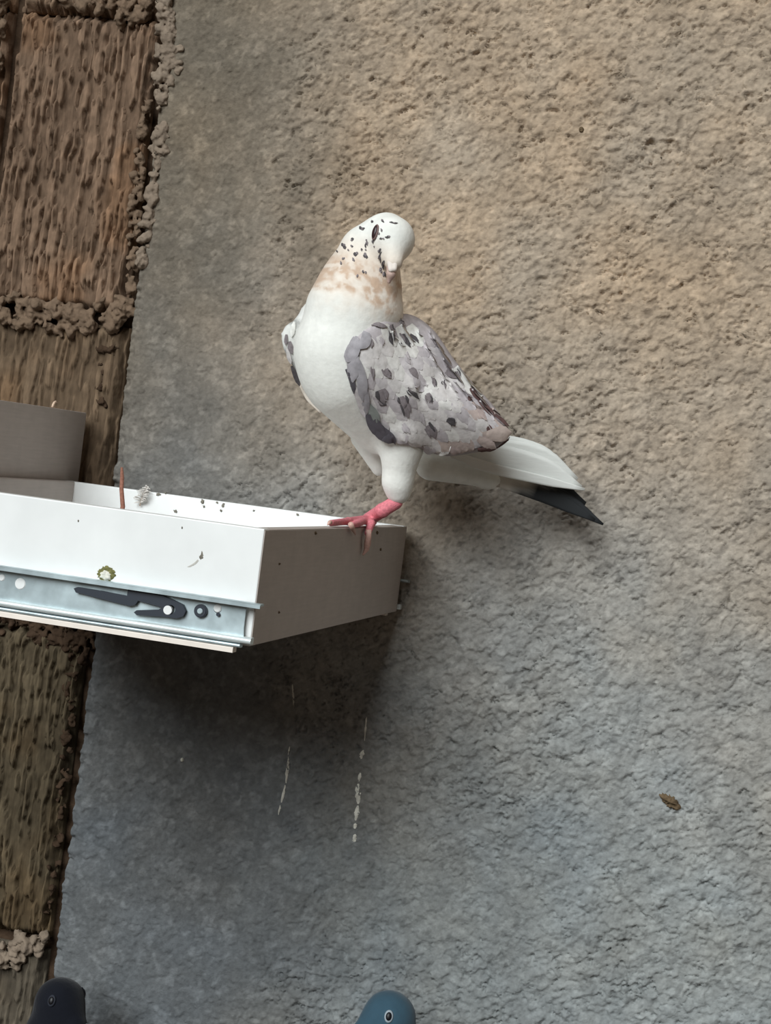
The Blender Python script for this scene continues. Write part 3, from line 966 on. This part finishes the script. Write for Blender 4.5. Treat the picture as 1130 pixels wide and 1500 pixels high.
def feather(name, base, tip, width, bvh, o0, o1, mat_, parent, shape='round', bend=0.0, na=6, nb=4, fall=None):
    """a thin cambered feather lying on a surface; base and tip in pixels"""
    base = np.array(base, float); tip = np.array(tip, float)
    d = tip - base; L = np.linalg.norm(d); d /= L
    sd_ = np.array([-d[1], d[0]])
    V, Fc = [], []
    last = None
    for i in range(na + 1):
        t = i / na
        if shape == 'round': w = width * (0.55 + 0.45 * math.sin(math.pi * min(t * 0.9, 0.5))) * math.sqrt(max(0.0, 1 - max(0, (t - 0.55) / 0.45) ** 2.2))
        elif shape == 'point': w = width * (0.5 + 0.5 * min(1, t * 2.2)) * max(0.0, 1 - max(0, (t - 0.5) / 0.5) ** 1.6)
        else: w = width * (1 - 0.15 * abs(2 * t - 1))
        w = max(w, 0.12 * width)
        for j in range(nb + 1):
            q = j / nb * 2 - 1
            p = base + d * (t * L) + sd_ * (q * w * 0.5) + sd_ * bend * math.sin(math.pi * t)
            l, n_ = cast(bvh, *p)
            if l is None or (last is not None and np.linalg.norm(l - last) > 0.016):
                yy_ = last[1] if last is not None else cast(bvh, *(cen if fall is None else fall))[0][1]
                nl = bvh.find_nearest(Vector(PY(*p, yy_)))
                ex = PY(*p, nl[0][1]) - np.array(nl[0]); de = np.linalg.norm(ex)
                l = np.array(nl[0]) + ex * min(1.0, 0.005 / max(de, 1e-6)); n_ = np.array([0, -1.0, 0])
            last = l
            toc = CAM - l; toc /= np.linalg.norm(toc)
            nn = n_ if n_ @ toc > 0.25 else toc
            off = o0 + (o1 - o0) * t + 0.0004 * (1 - q * q)
            V.append(l + nn * off)
    k = nb + 1
    for i in range(na):
        for j in range(nb):
            Fc.append((i * k + j, i * k + j + 1, (i + 1) * k + j + 1, (i + 1) * k + j))
    me_ = bpy.data.meshes.new(name)
    me_.from_pydata([tuple(v) for v in V], [], Fc); me_.update()
    return link(name, me_, mat_, parent)


def inside(pt, poly):
    x, y = pt; c = False; n = len(poly)
    for i in range(n):
        x1, y1 = poly[i]; x2, y2 = poly[(i + 1) % n]
        if (y1 > y) != (y2 > y) and x < (x2 - x1) * (y - y1) / (y2 - y1) + x1: c = not c
    return c


random.seed(3)
shr = [tuple(cen + (p - cen) * 0.96) for p in wing_ol]
rows = []
for iy in range(14):
    for ix in range(16):
        x = 505 + ix * 17 + (8.5 if iy % 2 else 0) + random.uniform(-3, 3)
        y = 462 + iy * 15.5 + random.uniform(-2, 2)
        rows.append((x, y))
for x, y in sorted(rows, key=lambda p: -p[1] - 0.6 * p[0]):
    g = min(1, max(0, ((x - 520) * 0.55 + (y - 470) * 0.45) / 200))
    ang = math.radians(66 - 34 * g + random.uniform(-7, 7))
    d = np.array([math.cos(ang), math.sin(ang)])
    Lf = 34 + 14 * g; wd = 19 + 6 * g + random.uniform(-2, 2)
    tip = np.array([x, y]) + d * Lf
    base = np.array([x, y])
    if not inside(tuple(base), shr): continue
    k = 0
    while not inside(tuple(tip), shr) and k < 6:
        tip = base + (tip - base) * 0.82; k += 1
    if np.linalg.norm(tip - base) < 16: continue
    warm = g + random.uniform(-0.2, 0.2)
    if warm > 0.78: mm = M['mauve%d' % random.randrange(3)]
    elif g < 0.25 and y < 510: mm = M['covert%d' % random.choice((0, 3, 5))]
    else: mm = M['covert%d' % random.choice((1, 2, 3, 4, 0))]
    feather('covert_feather', base, tip, wd, bvh_wing, 0.0003, 0.0010, mm, wing)

FL = [((548, 476), (566, 480), 8, 'fleck_mid'), ((536, 478), (550, 478), 6, 'covert4'), ((571, 476), (574, 486), 7, 'fleck_mid'), ((571, 488), (574, 506), 8, 'fleck_dark'), ((588, 490), (600, 510), 9, 'fleck_dark'), ((599, 492), (612, 504), 7, 'fleck_dark'),
      ((541, 497), (543, 510), 8, 'fleck_mid'), ((556, 494), (560, 505), 7, 'covert4'), ((586, 470), (590, 476), 6, 'fleck_mid'), ((632, 498), (643, 512), 6, 'fleck_mid'), ((655, 505), (663, 518), 5, 'fleck_mid'),
      ((563, 541), (572, 554), 11, 'fleck_mid'), ((567, 545), (572, 551), 8, 'fleck_dark'), ((545, 540), (546, 556), 6, 'fleck_mid'), ((557, 570), (563, 590), 16, 'fleck_mid'), ((556, 584), (566, 592), 12, 'fleck_dark'), ((601, 540), (610, 554), 12, 'fleck_mid'),
      ((598, 570), (612, 584), 8, 'fleck_dark'), ((588, 580), (592, 596), 14, 'fleck_mid'), ((592, 592), (598, 611), 13, 'fleck_mid'), ((634, 554), (636, 568), 8, 'fleck_mid'), ((649, 560), (651, 571), 5, 'fleck_mid'), ((627, 576), (630, 588), 11, 'fleck_mid'),
      ((654, 542), (668, 556), 12, 'fleck_mid'), ((668, 545), (674, 562), 7, 'fleck_mid'), ((656, 612), (667, 622), 12, 'fleck_dark'), ((626, 622), (638, 640), 19, 'fleck_mid'), ((685, 582), (691, 588), 7, 'fleck_brown'),
      ((688, 570), (702, 588), 8, 'fleck_brown'), ((704, 588), (724, 612), 9, 'fleck_brown'), ((724, 608), (744, 626), 8, 'fleck_brown'), ((595, 520), (600, 534), 8, 'covert4'), ((617, 606), (622, 622), 9, 'covert4'), ((700, 600), (712, 616), 9, 'mauve1'), ((661, 655), (680, 668), 6, 'fleck_brown'), ((714, 624), (722, 640), 7, 'fleck_brown'), ((590, 620), (600, 634), 9, 'covert4'), ((616, 556), (626, 566), 6, 'covert4')]
for a, b, w, m_ in FL:
    a = np.array(a, float); b = np.array(b, float)
    if any(cast(bvh_wing, *q)[0] is None for q in (a, b, (a + b) / 2)): continue
    dd = (b - a) / np.linalg.norm(b - a); pp = np.array([-dd[1], dd[0]])
    alt = {'fleck_dark': 'fleck_mid', 'fleck_mid': 'fleck_dark', 'fleck_brown': 'fleck_mid'}.get(m_, m_)
    feather('fleck_feather', a, b, w * 0.8, bvh_wing, 0.0012, 0.0017, M[m_], wing, 'point', random.uniform(-2, 2), 5, 2)
    for e_ in (-1, 1):
        if cast(bvh_wing, *(a + pp * e_ * (w * 0.42 + 3)))[0] is None or cast(bvh_wing, *(b + pp * e_ * (w * 0.42 + 3)))[0] is None: continue
        o_ = pp * e_ * w * random.uniform(0.2, 0.42) + dd * random.uniform(-4, 4)
        feather('fleck_feather', a + o_, a + o_ + (b - a) * random.uniform(0.5, 0.95), w * random.uniform(0.25, 0.5), bvh_wing, 0.0013, 0.0018, M[m_ if random.random() < 0.6 else alt], wing, 'point', random.uniform(-2, 2), 4, 2)
# dark fringe under the wing tip
for a, b, w, m_ in (((700, 656), (730, 657), 8, 'fleck_brown'), ((726, 657), (748, 640), 7, 'fleck_brown'), ((712, 636), (746, 634), 20, 'mauve2'), ((700, 640), (726, 654), 14, 'mauve0')):
    feather('tip_feather', a, b, w, bvh_wing, 0.0020, 0.0026, M[m_], wing, 'round', 0, 5, 3, (728, 640))
# the dark leading edge of the wing
EDG = [((522, 494), (512, 530), 18, 'bar_mid'), ((538, 488), (528, 512), 15, 'bar_mid'), ((516, 508), (519, 558), 15, 'bar_mid'), ((524, 528), (533, 584), 14, 'bar_mid'), ((510, 540), (522, 574), 6, 'bar_dark'), ((518, 562), (536, 612), 12, 'covert2'), ((528, 552), (540, 606), 10, 'bar_mid'), ((538, 590), (554, 622), 15, 'bar_green')]
for a, b, w, m_ in EDG:
    feather('edge_feather', a, b, w, bvh_wing, 0.0018, 0.0026, M[m_], wing, 'round', -2, 6, 3)
for a, b, w in (((541, 606), (565, 640), 21), ((548, 616), (574, 646), 21), ((556, 624), (581, 648), 20)):
    feather('edge_feather', a, b, w, bvh_wing, 0.0024, 0.0034, M['bar_dark'], wing, 'round', 2, 6, 3, (570, 640))

# ---- white flight feathers and the tail
def vane(name, pts, widths, mat_, parent, thick=0.0008, col=None, nb=6, camber=0.05, up=None):
    """long feather: centreline points in space, widths in metres, lying across the direction 'up'"""
    pts = [np.array(p) for p in pts]; n = len(pts)
    V, Fc, Cc = [], [], []
    for i in range(n):
        t = pts[min(i + 1, n - 1)] - pts[max(i - 1, 0)]; t /= np.linalg.norm(t)
        s_ = np.array(up) - t * (np.array(up) @ t); s_ /= np.linalg.norm(s_)
        nn = np.cross(t, s_)
        if nn[1] > 0: nn = -nn
        for j in range(nb + 1):
            q = j / nb * 2 - 1
            V.append(pts[i] + s_ * q * widths[i] / 2 + nn * camber * widths[i] * (1 - q * q) * 0.5)
            if col: Cc.append(col(i / (n - 1), q))
    k = nb + 1; m = n * k
    V2 = V + [v + np.array([0, thick, -thick * 0.3]) for v in V]
    for i in range(n - 1):
        for j in range(nb):
            a = i * k + j
            Fc.append((a, a + 1, a + k + 1, a + k)); Fc.append((m + a, m + a + k, m + a + k + 1, m + a + 1))
    ring = [j for j in range(k)] + [i * k + nb for i in range(1, n)] + [(n - 1) * k + j for j in range(nb - 1, -1, -1)] + [i * k for i in range(n - 2, 0, -1)]
    for i in range(len(ring)):
        a, b = ring[i], ring[(i + 1) % len(ring)]
        Fc.append((a, m + a, m + b, b))
    me_ = bpy.data.meshes.new(name)
    me_.from_pydata([tuple(v) for v in V2], [], Fc); me_.update()
    bm_ = bmesh.new(); bm_.from_mesh(me_); bmesh.ops.recalc_face_normals(bm_, faces=bm_.faces); bm_.to_mesh(me_); bm_.free()
    if col: set_color(me_, np.array(Cc + Cc))
    return link(name, me_, mat_, parent)


def curve_pts(ctrl, n):
    ctrl = np.array(ctrl, float); m = len(ctrl)
    s_ = np.linspace(0, m - 1, n)
    out = []
    for t in s_:
        k = min(int(t), m - 2); f = t - k
        p1, p2 = ctrl[k], ctrl[k + 1]; p0 = ctrl[k - 1] if k else 2 * p1 - p2; p3 = ctrl[k + 2] if k + 2 < m else 2 * p2 - p1
        out.append(0.5 * ((2 * p1) + (-p0 + p2) * f + (2 * p0 - 5 * p1 + 4 * p2 - p3) * f * f + (-p0 + 3 * p1 - 3 * p2 + p3) * f ** 3))
    return np.array(out)


def px_feather(name, ctrl, wpx, mat_, parent, **kw):
    c = curve_pts([B(*p) for p in ctrl], 14)
    w = np.interp(np.linspace(0, 1, 14), np.linspace(0, 1, len(wpx)), wpx) * K0
    dx = np.array(B(750, 690, 0.06)) - np.array(B(770, 640, 0.06))
    return vane(name, c, w, mat_, parent, up=dx, **kw)


fw = [([(650, 655, 0.030), (715, 668, 0.050), (790, 688, 0.078), (852, 714, 0.100)], [22, 40, 46, 40, 6]),
      ([(655, 650, 0.033), (720, 660, 0.054), (790, 672, 0.080), (846, 702, 0.102)], [22, 38, 42, 36, 6]),
      ([(660, 645, 0.036), (725, 652, 0.058), (785, 664, 0.082), (832, 688, 0.103)], [22, 34, 36, 30, 6])]
for ct, w in fw:
    px_feather('flight_feather', ct, w, M['feather_white'], bird)
px_feather('flight_feather', [(655, 662, 0.028), (715, 684, 0.048), (790, 702, 0.076), (857, 717, 0.098)], [8, 16, 16, 14, 4], M['feather_white'], bird)


def tail_col(t, q):
    wht = np.array(lin(214, 210, 202)); bl = np.array(lin(40, 42, 44))
    f = float(sstep(0.42, 0.52, np.array(t + 0.05 * q)))
    return wht * (1 - f) + bl * f


def tail_col2(t, q):
    wht = np.array(lin(206, 198, 188)); bl = np.array(lin(150, 142, 132))
    return wht * (1 - t) + bl * t


for i, (ct, w) in enumerate([([(650, 668, 0.060), (735, 696, 0.084), (820, 728, 0.104), (866, 752, 0.114)], [24, 28, 30, 24, 6]),
                             ([(650, 672, 0.058), (735, 700, 0.082), (825, 733, 0.102), (884, 768, 0.112)], [24, 26, 28, 24, 3]),
                             ([(650, 676, 0.056), (735, 702, 0.080), (815, 732, 0.100), (872, 762, 0.110)], [24, 26, 26, 22, 5]),
                             ([(650, 664, 0.062), (735, 692, 0.086), (812, 714, 0.106), (858, 738, 0.115)], [24, 28, 30, 26, 6])]):
    px_feather('tail_feather', ct, w, M['tail_feather'], bird, col=tail_col)
px_feather('tail_feather', [(650, 682, 0.054), (720, 704, 0.076), (780, 723, 0.094), (827, 745, 0.105)], [18, 16, 11, 9, 4], M['tail_feather'], bird, col=tail_col2)

# ---- the other wing, seen edge-on beyond the breast
Fb = np.array(B(503, 522, -0.035)) - np.array(B(640, 615, 0.035)); Fb /= np.linalg.norm(Fb)
Ub = np.array([0, 0, 1.0]) - Fb * Fb[2]; Ub /= np.linalg.norm(Ub)
Lb = np.cross(Ub, Fb)
fc = B(462, 520, 0.012)
ax2 = np.array([Fb, Lb, Ub])
ell = [('e', np.array(fc) - Fb * 0.045 + Lb * 0.012, ax2, (0.088, 0.012, 0.032)), ('c', B(447, 484, -0.004), B(452, 540, 0.0), r(22), r(20)), ('c', B(458, 460, -0.004), B(449, 492, -0.004), r(16), r(22)), ('c', B(468, 446, -0.004), B(458, 460, -0.004), r(13), r(16))]
me, V2, F2 = sdf_mesh('wing', ell, r(10), 0.003)
nz = fbm(V2[:, 0] * 120 + V2[:, 1] * 90, V2[:, 2] * 120, 5, 3)
Cw = np.array(lin(214, 214, 210))[None] * (1 - 0.45 * sstep(0.54, 0.68, nz))[:, None]
set_color(me, Cw)
wing2 = link('wing', me, M['plumage'], bird)
bvh_w2 = BVHTree.FromPolygons([Vector(v) for v in V2], [tuple(int(i) for i in f) for f in F2])
for a, b, w, m_ in (((431, 472), (427, 494), 7, 'covert5'), ((420, 490), (419, 505), 5, 'fleck_mid'), ((424, 500), (428, 518), 8, 'fleck_mid'), ((428, 536), (440, 566), 8, 'fleck_dark'), ((421, 510), (427, 534), 6, 'covert1')):
    feather('fleck_feather', a, b, w, bvh_w2, 0.0006, 0.0012, M[m_], wing2, 'round', 0, 4, 2, (432, 500))
px_feather('flight_feather', [(440, 564, 0.006), (453, 584, 0.008), (470, 604, 0.010)], [4, 9, 3], M['feather_cream'], bird)

# ---- head details
FH = [(530, 336, 7, 5, 0.6), (517, 351, 5, 4, 0.3), (503, 361, 7, 6, 0.6), (537, 358, 4, 9, 0), (521, 372, 7, 7, 0), (537, 375, 7, 7, 0), (556, 367, 5, 5, 0), (557, 377, 3, 12, -0.2), (561, 389, 4, 11, -0.3), (563, 404, 4, 9, 0), (561, 324, 4, 5, 0.6), (576, 327, 10, 3, 0),
      (569, 347, 8, 4, 0.2), (546, 324, 4, 4, 0), (532, 399, 4, 4, 0), (484, 375, 4, 6, 0.5), (494, 368, 3, 3, 0), (559, 349, 4, 3, 0), (530, 366, 3, 4, 0), (547, 353, 3, 5, 0), (516, 361, 3, 3, 0)]
_r = random.Random(4)
for _ in range(26):
    fx_, fy_ = _r.uniform(498, 562), _r.uniform(335, 408)
    if fx_ + fy_ < 872: continue
    FH.append((fx_, fy_, _r.uniform(2.5, 4.5), _r.uniform(2.5, 6), _r.uniform(-0.6, 0.6)))
for fi_, (x, y, w, h, rt) in enumerate(FH):
    if fi_ < 21: w, h = w * 1.2, h * 1.2
    for q in range(3):
        jx, jy = random.uniform(-0.32, 0.32) * w, random.uniform(-0.3, 0.3) * h
        hh = h * random.uniform(0.4, 0.75); ww = w * random.uniform(0.45, 0.75); rq = rt + random.uniform(-0.4, 0.4)
        if cast(bvh_body, x + jx, y + jy)[0] is None: continue
        feather('fleck_feather', (x + jx - math.sin(rq) * hh * 0.5, y + jy - hh * 0.5), (x + jx + math.sin(rq) * hh * 0.5, y + jy + hh * 0.5), ww, bvh_body, 0.0003, 0.0006, M['fleck_dark' if (q and fi_ < 21) else 'fleck_mid'], body, 'point', 0, 4, 2, (550, 360))


def on_surface_ellipsoid(name, px, py, rx, rz, depth, mat_, parent, bvh, push=0.0):
    l, n_ = cast(bvh, px, py)
    n_ = Vector(n_).normalized()
    zax = (Vector((0, 0, 1)) - n_ * n_.z).normalized(); xax = zax.cross(n_)
    bm_ = bmesh.new()
    bmesh.ops.create_uvsphere(bm_, u_segments=20, v_segments=12, radius=1)
    mt = Matrix((xax * rx, n_ * depth, zax * rz)).transposed().to_4x4()
    mt.translation = Vector(l) + n_ * push
    bmesh.ops.transform(bm_, matrix=mt, verts=bm_.verts)
    me_ = bpy.data.meshes.new(name); bm_.to_mesh(me_); bm_.free()
    return link(name, me_, mat_, parent)


er = on_surface_ellipsoid('eye_rim', 550, 340, r(6.2), r(11.8), r(2.6), M['eye_ring'], body, bvh_body, 0.0)
on_surface_ellipsoid('eye', 550, 340, r(4.8), r(10.2), r(3.4), M['eye'], body, bvh_body, 0.0004)
beak_p = [('c', B(575, 387, -0.062), B(573, 402, -0.066), r(9), r(6.2)), ('c', B(573, 402, -0.066), B(570, 413, -0.065), r(6.2), r(2.8))]
me, Vb, Fb_ = sdf_mesh('beak', beak_p, r(3), 0.0009)
bk = link('beak', me, M['beak'], bird)
me, Vb, Fb_ = sdf_mesh('cere', [('c', B(572, 385, -0.066), B(573, 395, -0.069), r(5), r(4)), ('c', B(579, 384, -0.065), B(578, 394, -0.068), r(5), r(4))], r(2), 0.0008)
link('cere', me, M['cere'], bk)

# ---- foot
def Ed(px, py, X=0.0): return PXP(px, py, X)
ank = B(580, 736, -0.002)
pad = np.array(Ed(540, 762, -0.006)); pad[2] = 0.0055
knu = B(560, 748, -0.006)
tt = lambda y, x, z: np.array([x, y, z])
y_a = Ed(515, 768)[1]; y_b = Ed(538, 772)[1]; y_c = Ed(494, 769)[1]
foot_p = [('c', ank, knu, r(10.5), r(10.5)), ('c', knu, pad, r(10.5), r(10)),
          ('c', pad, tt(y_a + 0.004, -0.004, 0.0042), r(7), r(5.5)), ('c', tt(y_a + 0.004, -0.004, 0.0042), tt(y_c, -0.005, 0.0028), r(5.5), r(4.5)),
          ('c', pad, tt(y_b, 0.0030, 0.0030), r(7), r(6)), ('c', tt(y_b, 0.0030, 0.0030), np.array(Ed(539, 781, 0.0048)), r(6), r(5)),
          ('c', pad, tt(y_a + 0.012, 0.0020, 0.0032), r(6), r(5)), ('c', tt(y_a + 0.012, 0.002, 0.0032), np.array(Ed(515, 770, 0.0040)), r(5), r(4)),
          ('c', pad, tt(pad[1] + 0.022, -0.006, 0.0026), r(6), r(4))]
me, Vf, Ff = sdf_mesh('foot', foot_p, r(3), 0.0011)
ft = link('foot', me, M['foot'], bird)
ft['label'] = 'pink scaly foot gripping the rim'
def claw(pts, rr): tube('claw', pts, rr, M['claw'], ft, 8)
claw([Ed(540, 776, 0.0052), Ed(540, 786, 0.0058), Ed(538.5, 797, 0.0052), Ed(537, 805, 0.0042), Ed(532, 813, 0.0030)], [r(4.5), r(4.6), r(5.2), r(4), r(1.2)])
claw([Ed(514, 768, 0.0048), Ed(517, 774, 0.0046), Ed(521, 783, 0.0032)], [r(4), r(3.4), r(1.2)])
claw([tt(y_c + 0.004, -0.005, 0.003), tt(y_c - 0.004, -0.005, 0.0034), tt(y_c - 0.009, -0.005, 0.0014)], [r(3.6), r(2.8), r(0.9)])

# ------------------------------------------------------------------ the pigeons below (their heads reach into the frame)
def standing_pigeon(label, top, yaw, body_c, neck_c, sheen_c, dark=False, head_turn=0.0, scale=1.0, ring='pale_ring'):
    """a resting pigeon: local x forward, z up, 0.255 m to the crown; sits on the ground below"""
    cs, sn = math.cos(yaw), math.sin(yaw)
    base = np.array([top[0], top[1], top[2] - 0.255 * scale])
    hx = 0.055
    def T(x, y, z):
        x = (x - hx) * scale; y *= scale; z *= scale
        return base + np.array([x * cs - y * sn, x * sn + y * cs, z])
    def TH_(x, y, z):                    # head frame
        a = head_turn
        return T(hx + x * math.cos(a) - y * math.sin(a), x * math.sin(a) + y * math.cos(a), z)
    q = scale
    prims = [('c', T(0.045, 0, 0.125), T(0.0, 0, 0.105), 0.046 * q, 0.050 * q), ('c', T(0.0, 0, 0.105), T(-0.075, 0, 0.088), 0.050 * q, 0.026 * q), ('c', T(-0.075, 0, 0.088), T(-0.125, 0, 0.075), 0.026 * q, 0.012 * q),
             ('c', T(0.048, 0, 0.135), T(0.056, 0, 0.205), 0.042 * q, 0.022 * q), ('c', T(0.056, 0, 0.205), TH_(0.004, 0, 0.236), 0.021 * q, 0.0185 * q),
             ('c', TH_(0.006, 0, 0.236), TH_(0.023, 0, 0.224), 0.0175 * q, 0.010 * q),
             ('c', T(0.005, 0.022, 0.085), T(0.006, 0.022, 0.045), 0.022 * q, 0.010 * q), ('c', T(0.005, -0.022, 0.085), T(0.006, -0.022, 0.045), 0.022 * q, 0.010 * q)]
    me_, V_, F_ = sdf_mesh('body', prims, 0.010 * q, 0.003)
    zl = (V_[:, 2] - base[2]) / q
    t1 = sstep(0.135, 0.165, zl)[:, None]; t2 = sstep(0.195, 0.218, zl)[:, None]
    C_ = np.array(body_c) * (1 - t1) + np.array(sheen_c) * t1
    C_ = C_ * (1 - t2) + np.array(neck_c) * t2
    set_color(me_, C_)
    bv = BVHTree.FromPolygons([Vector(v) for v in V_], [tuple(int(i) for i in f) for f in F_])
    e = empty('pigeon', tuple(base))
    tag(e, label, 'pigeon')
    bd = link('body', me_, M['plumage'], e)
    ax_ = np.array([[cs, sn, 0], [-sn, cs, 0], [0, 0, 1]])
    tl = math.radians(-14)
    Ay = np.array([[math.cos(tl), 0, -math.sin(tl)], [0, 1, 0], [math.sin(tl), 0, math.cos(tl)]]) @ ax_
    for sg in (-1, 1):
        yw_ = sg * math.radians(13)
        Aw = np.array([[math.cos(yw_), math.sin(yw_), 0], [-math.sin(yw_), math.cos(yw_), 0], [0, 0, 1]]) @ Ay
        mw_, Vv, Ff_ = sdf_mesh('wing', [('e', T(-0.035, sg * 0.034, 0.112), Aw, (0.095 * q, 0.013 * q, 0.038 * q)), ('c', T(-0.07, sg * 0.026, 0.098), T(-0.155, sg * 0.010, 0.078), 0.014 * q, 0.004 * q)], 0.01, 0.0035)
        xl_ = ((Vv - base) @ np.array([cs, sn, 0])) / q
        st_ = ((sstep(-0.115, -0.105, xl_) * sstep(-0.085, -0.095, xl_)) + (sstep(-0.155, -0.145, xl_) * sstep(-0.125, -0.135, xl_)))[:, None]
        set_color(mw_, np.array(body_c) * (1 - 0.7 * st_))
        link('wing', mw_, M['plumage'], e)
        foot_ = [('c', T(0.006, sg * 0.022, 0.046), T(0.008, sg * 0.022, 0.012), 0.0045 * q, 0.0040 * q)] + [('c', T(0.008, sg * 0.022, 0.010), T(0.008 + 0.030 * math.cos(a), sg * 0.022 + 0.030 * math.sin(a), 0.0042), 0.0045 * q, 0.003 * q) for a in (-0.6, 0, 0.6, math.pi)]
        mf_, _, _ = sdf_mesh('leg', foot_, 0.003, 0.0016)
        link('leg', mf_, M['foot'], e)
        c_ = TH_(0.012, sg * 0.0165, 0.2430); nrm = TH_(0.0135, sg * 0.03, 0.2475) - c_; nrm /= np.linalg.norm(nrm)
        hit = bv.ray_cast(Vector(c_ + nrm * 0.03), Vector(-nrm))
        c_ = np.array(hit[0]); nrm = np.array(hit[1]); nrm = nrm if nrm @ (c_ - TH_(0.010, 0, 0.236)) > 0 else -nrm
        for nm, rr, pp, mm in (('eye_rim', 0.0047, 0.0001, M[ring]), ('eye', 0.0033, 0.0008, M['blue_eye'])):
            bm_ = bmesh.new(); bmesh.ops.create_uvsphere(bm_, u_segments=16, v_segments=10, radius=1)
            n_ = Vector(nrm); z_ = (Vector((0, 0, 1)) - n_ * n_.z).normalized(); x_ = z_.cross(n_)
            mt = Matrix((x_ * rr * 0.72 * q, n_ * 0.0014 * q, z_ * rr * q)).transposed().to_4x4(); mt.translation = Vector(c_) + n_ * pp
            bmesh.ops.transform(bm_, matrix=mt, verts=bm_.verts)
            m2 = bpy.data.meshes.new(nm); bm_.to_mesh(m2); bm_.free()
            link(nm, m2, mm, bd)
    mb_, _, _ = sdf_mesh('beak', [('c', TH_(0.027, 0, 0.219), TH_(0.039, 0, 0.209), 0.0062 * q, 0.0042 * q), ('c', TH_(0.039, 0, 0.209), TH_(0.046, 0, 0.199), 0.0042 * q, 0.0016 * q)], 0.002, 0.0012)
    b_ = link('beak', mb_, M['dark_beak'], e)
    mc_, _, _ = sdf_mesh('cere', [('c', TH_(0.031, 0.004, 0.222), TH_(0.036, 0.003, 0.216), 0.0042 * q, 0.003 * q), ('c', TH_(0.031, -0.004, 0.222), TH_(0.036, -0.003, 0.216), 0.0042 * q, 0.003 * q)], 0.002, 0.001)
    link('cere', mc_, M['pale_ring'], b_)
    up_ = T(0, 1, 0) - T(0, 0, 0)
    for k_, yy in enumerate((-0.016, -0.008, 0.0, 0.008, 0.016)):
        cpts = curve_pts([T(-0.09, yy * 0.6, 0.084 - abs(yy) * 0.2), T(-0.15, yy, 0.070 - abs(yy) * 0.2), T(-0.205, yy * 1.3, 0.058 - abs(yy) * 0.2)], 10)
        vane('tail_feather', cpts, np.array([14, 18, 20, 21, 22, 22, 22, 21, 18, 8]) * 0.001 * q, M['tail_feather'], e, up=up_, col=lambda t, w_: np.array(body_c) * (0.25 if t > 0.75 else 0.9))
    return e


FZ = FLOOR_Z
p1 = PY(583, 1455, 0.33)
s1 = (p1[2] - FZ) / 0.255
standing_pigeon('blue-grey pigeon with a pale-ringed eye, below the drawer', p1, math.radians(205), lin(78, 94, 106), lin(54, 80, 95), lin(44, 68, 76), head_turn=0.15, scale=min(s1, 1.12))
p2 = PY(86, 1433, 0.36)
standing_pigeon('blackish pigeon standing before the joint of block and plaster', p2, math.radians(-10), lin(18, 19, 24), lin(14, 17, 26), lin(10, 14, 22), head_turn=-0.2, scale=1.12, ring='dark_ring')
print('floor check', p1, p2, s1, 'foot', FOOT_Y, 'K', K0)
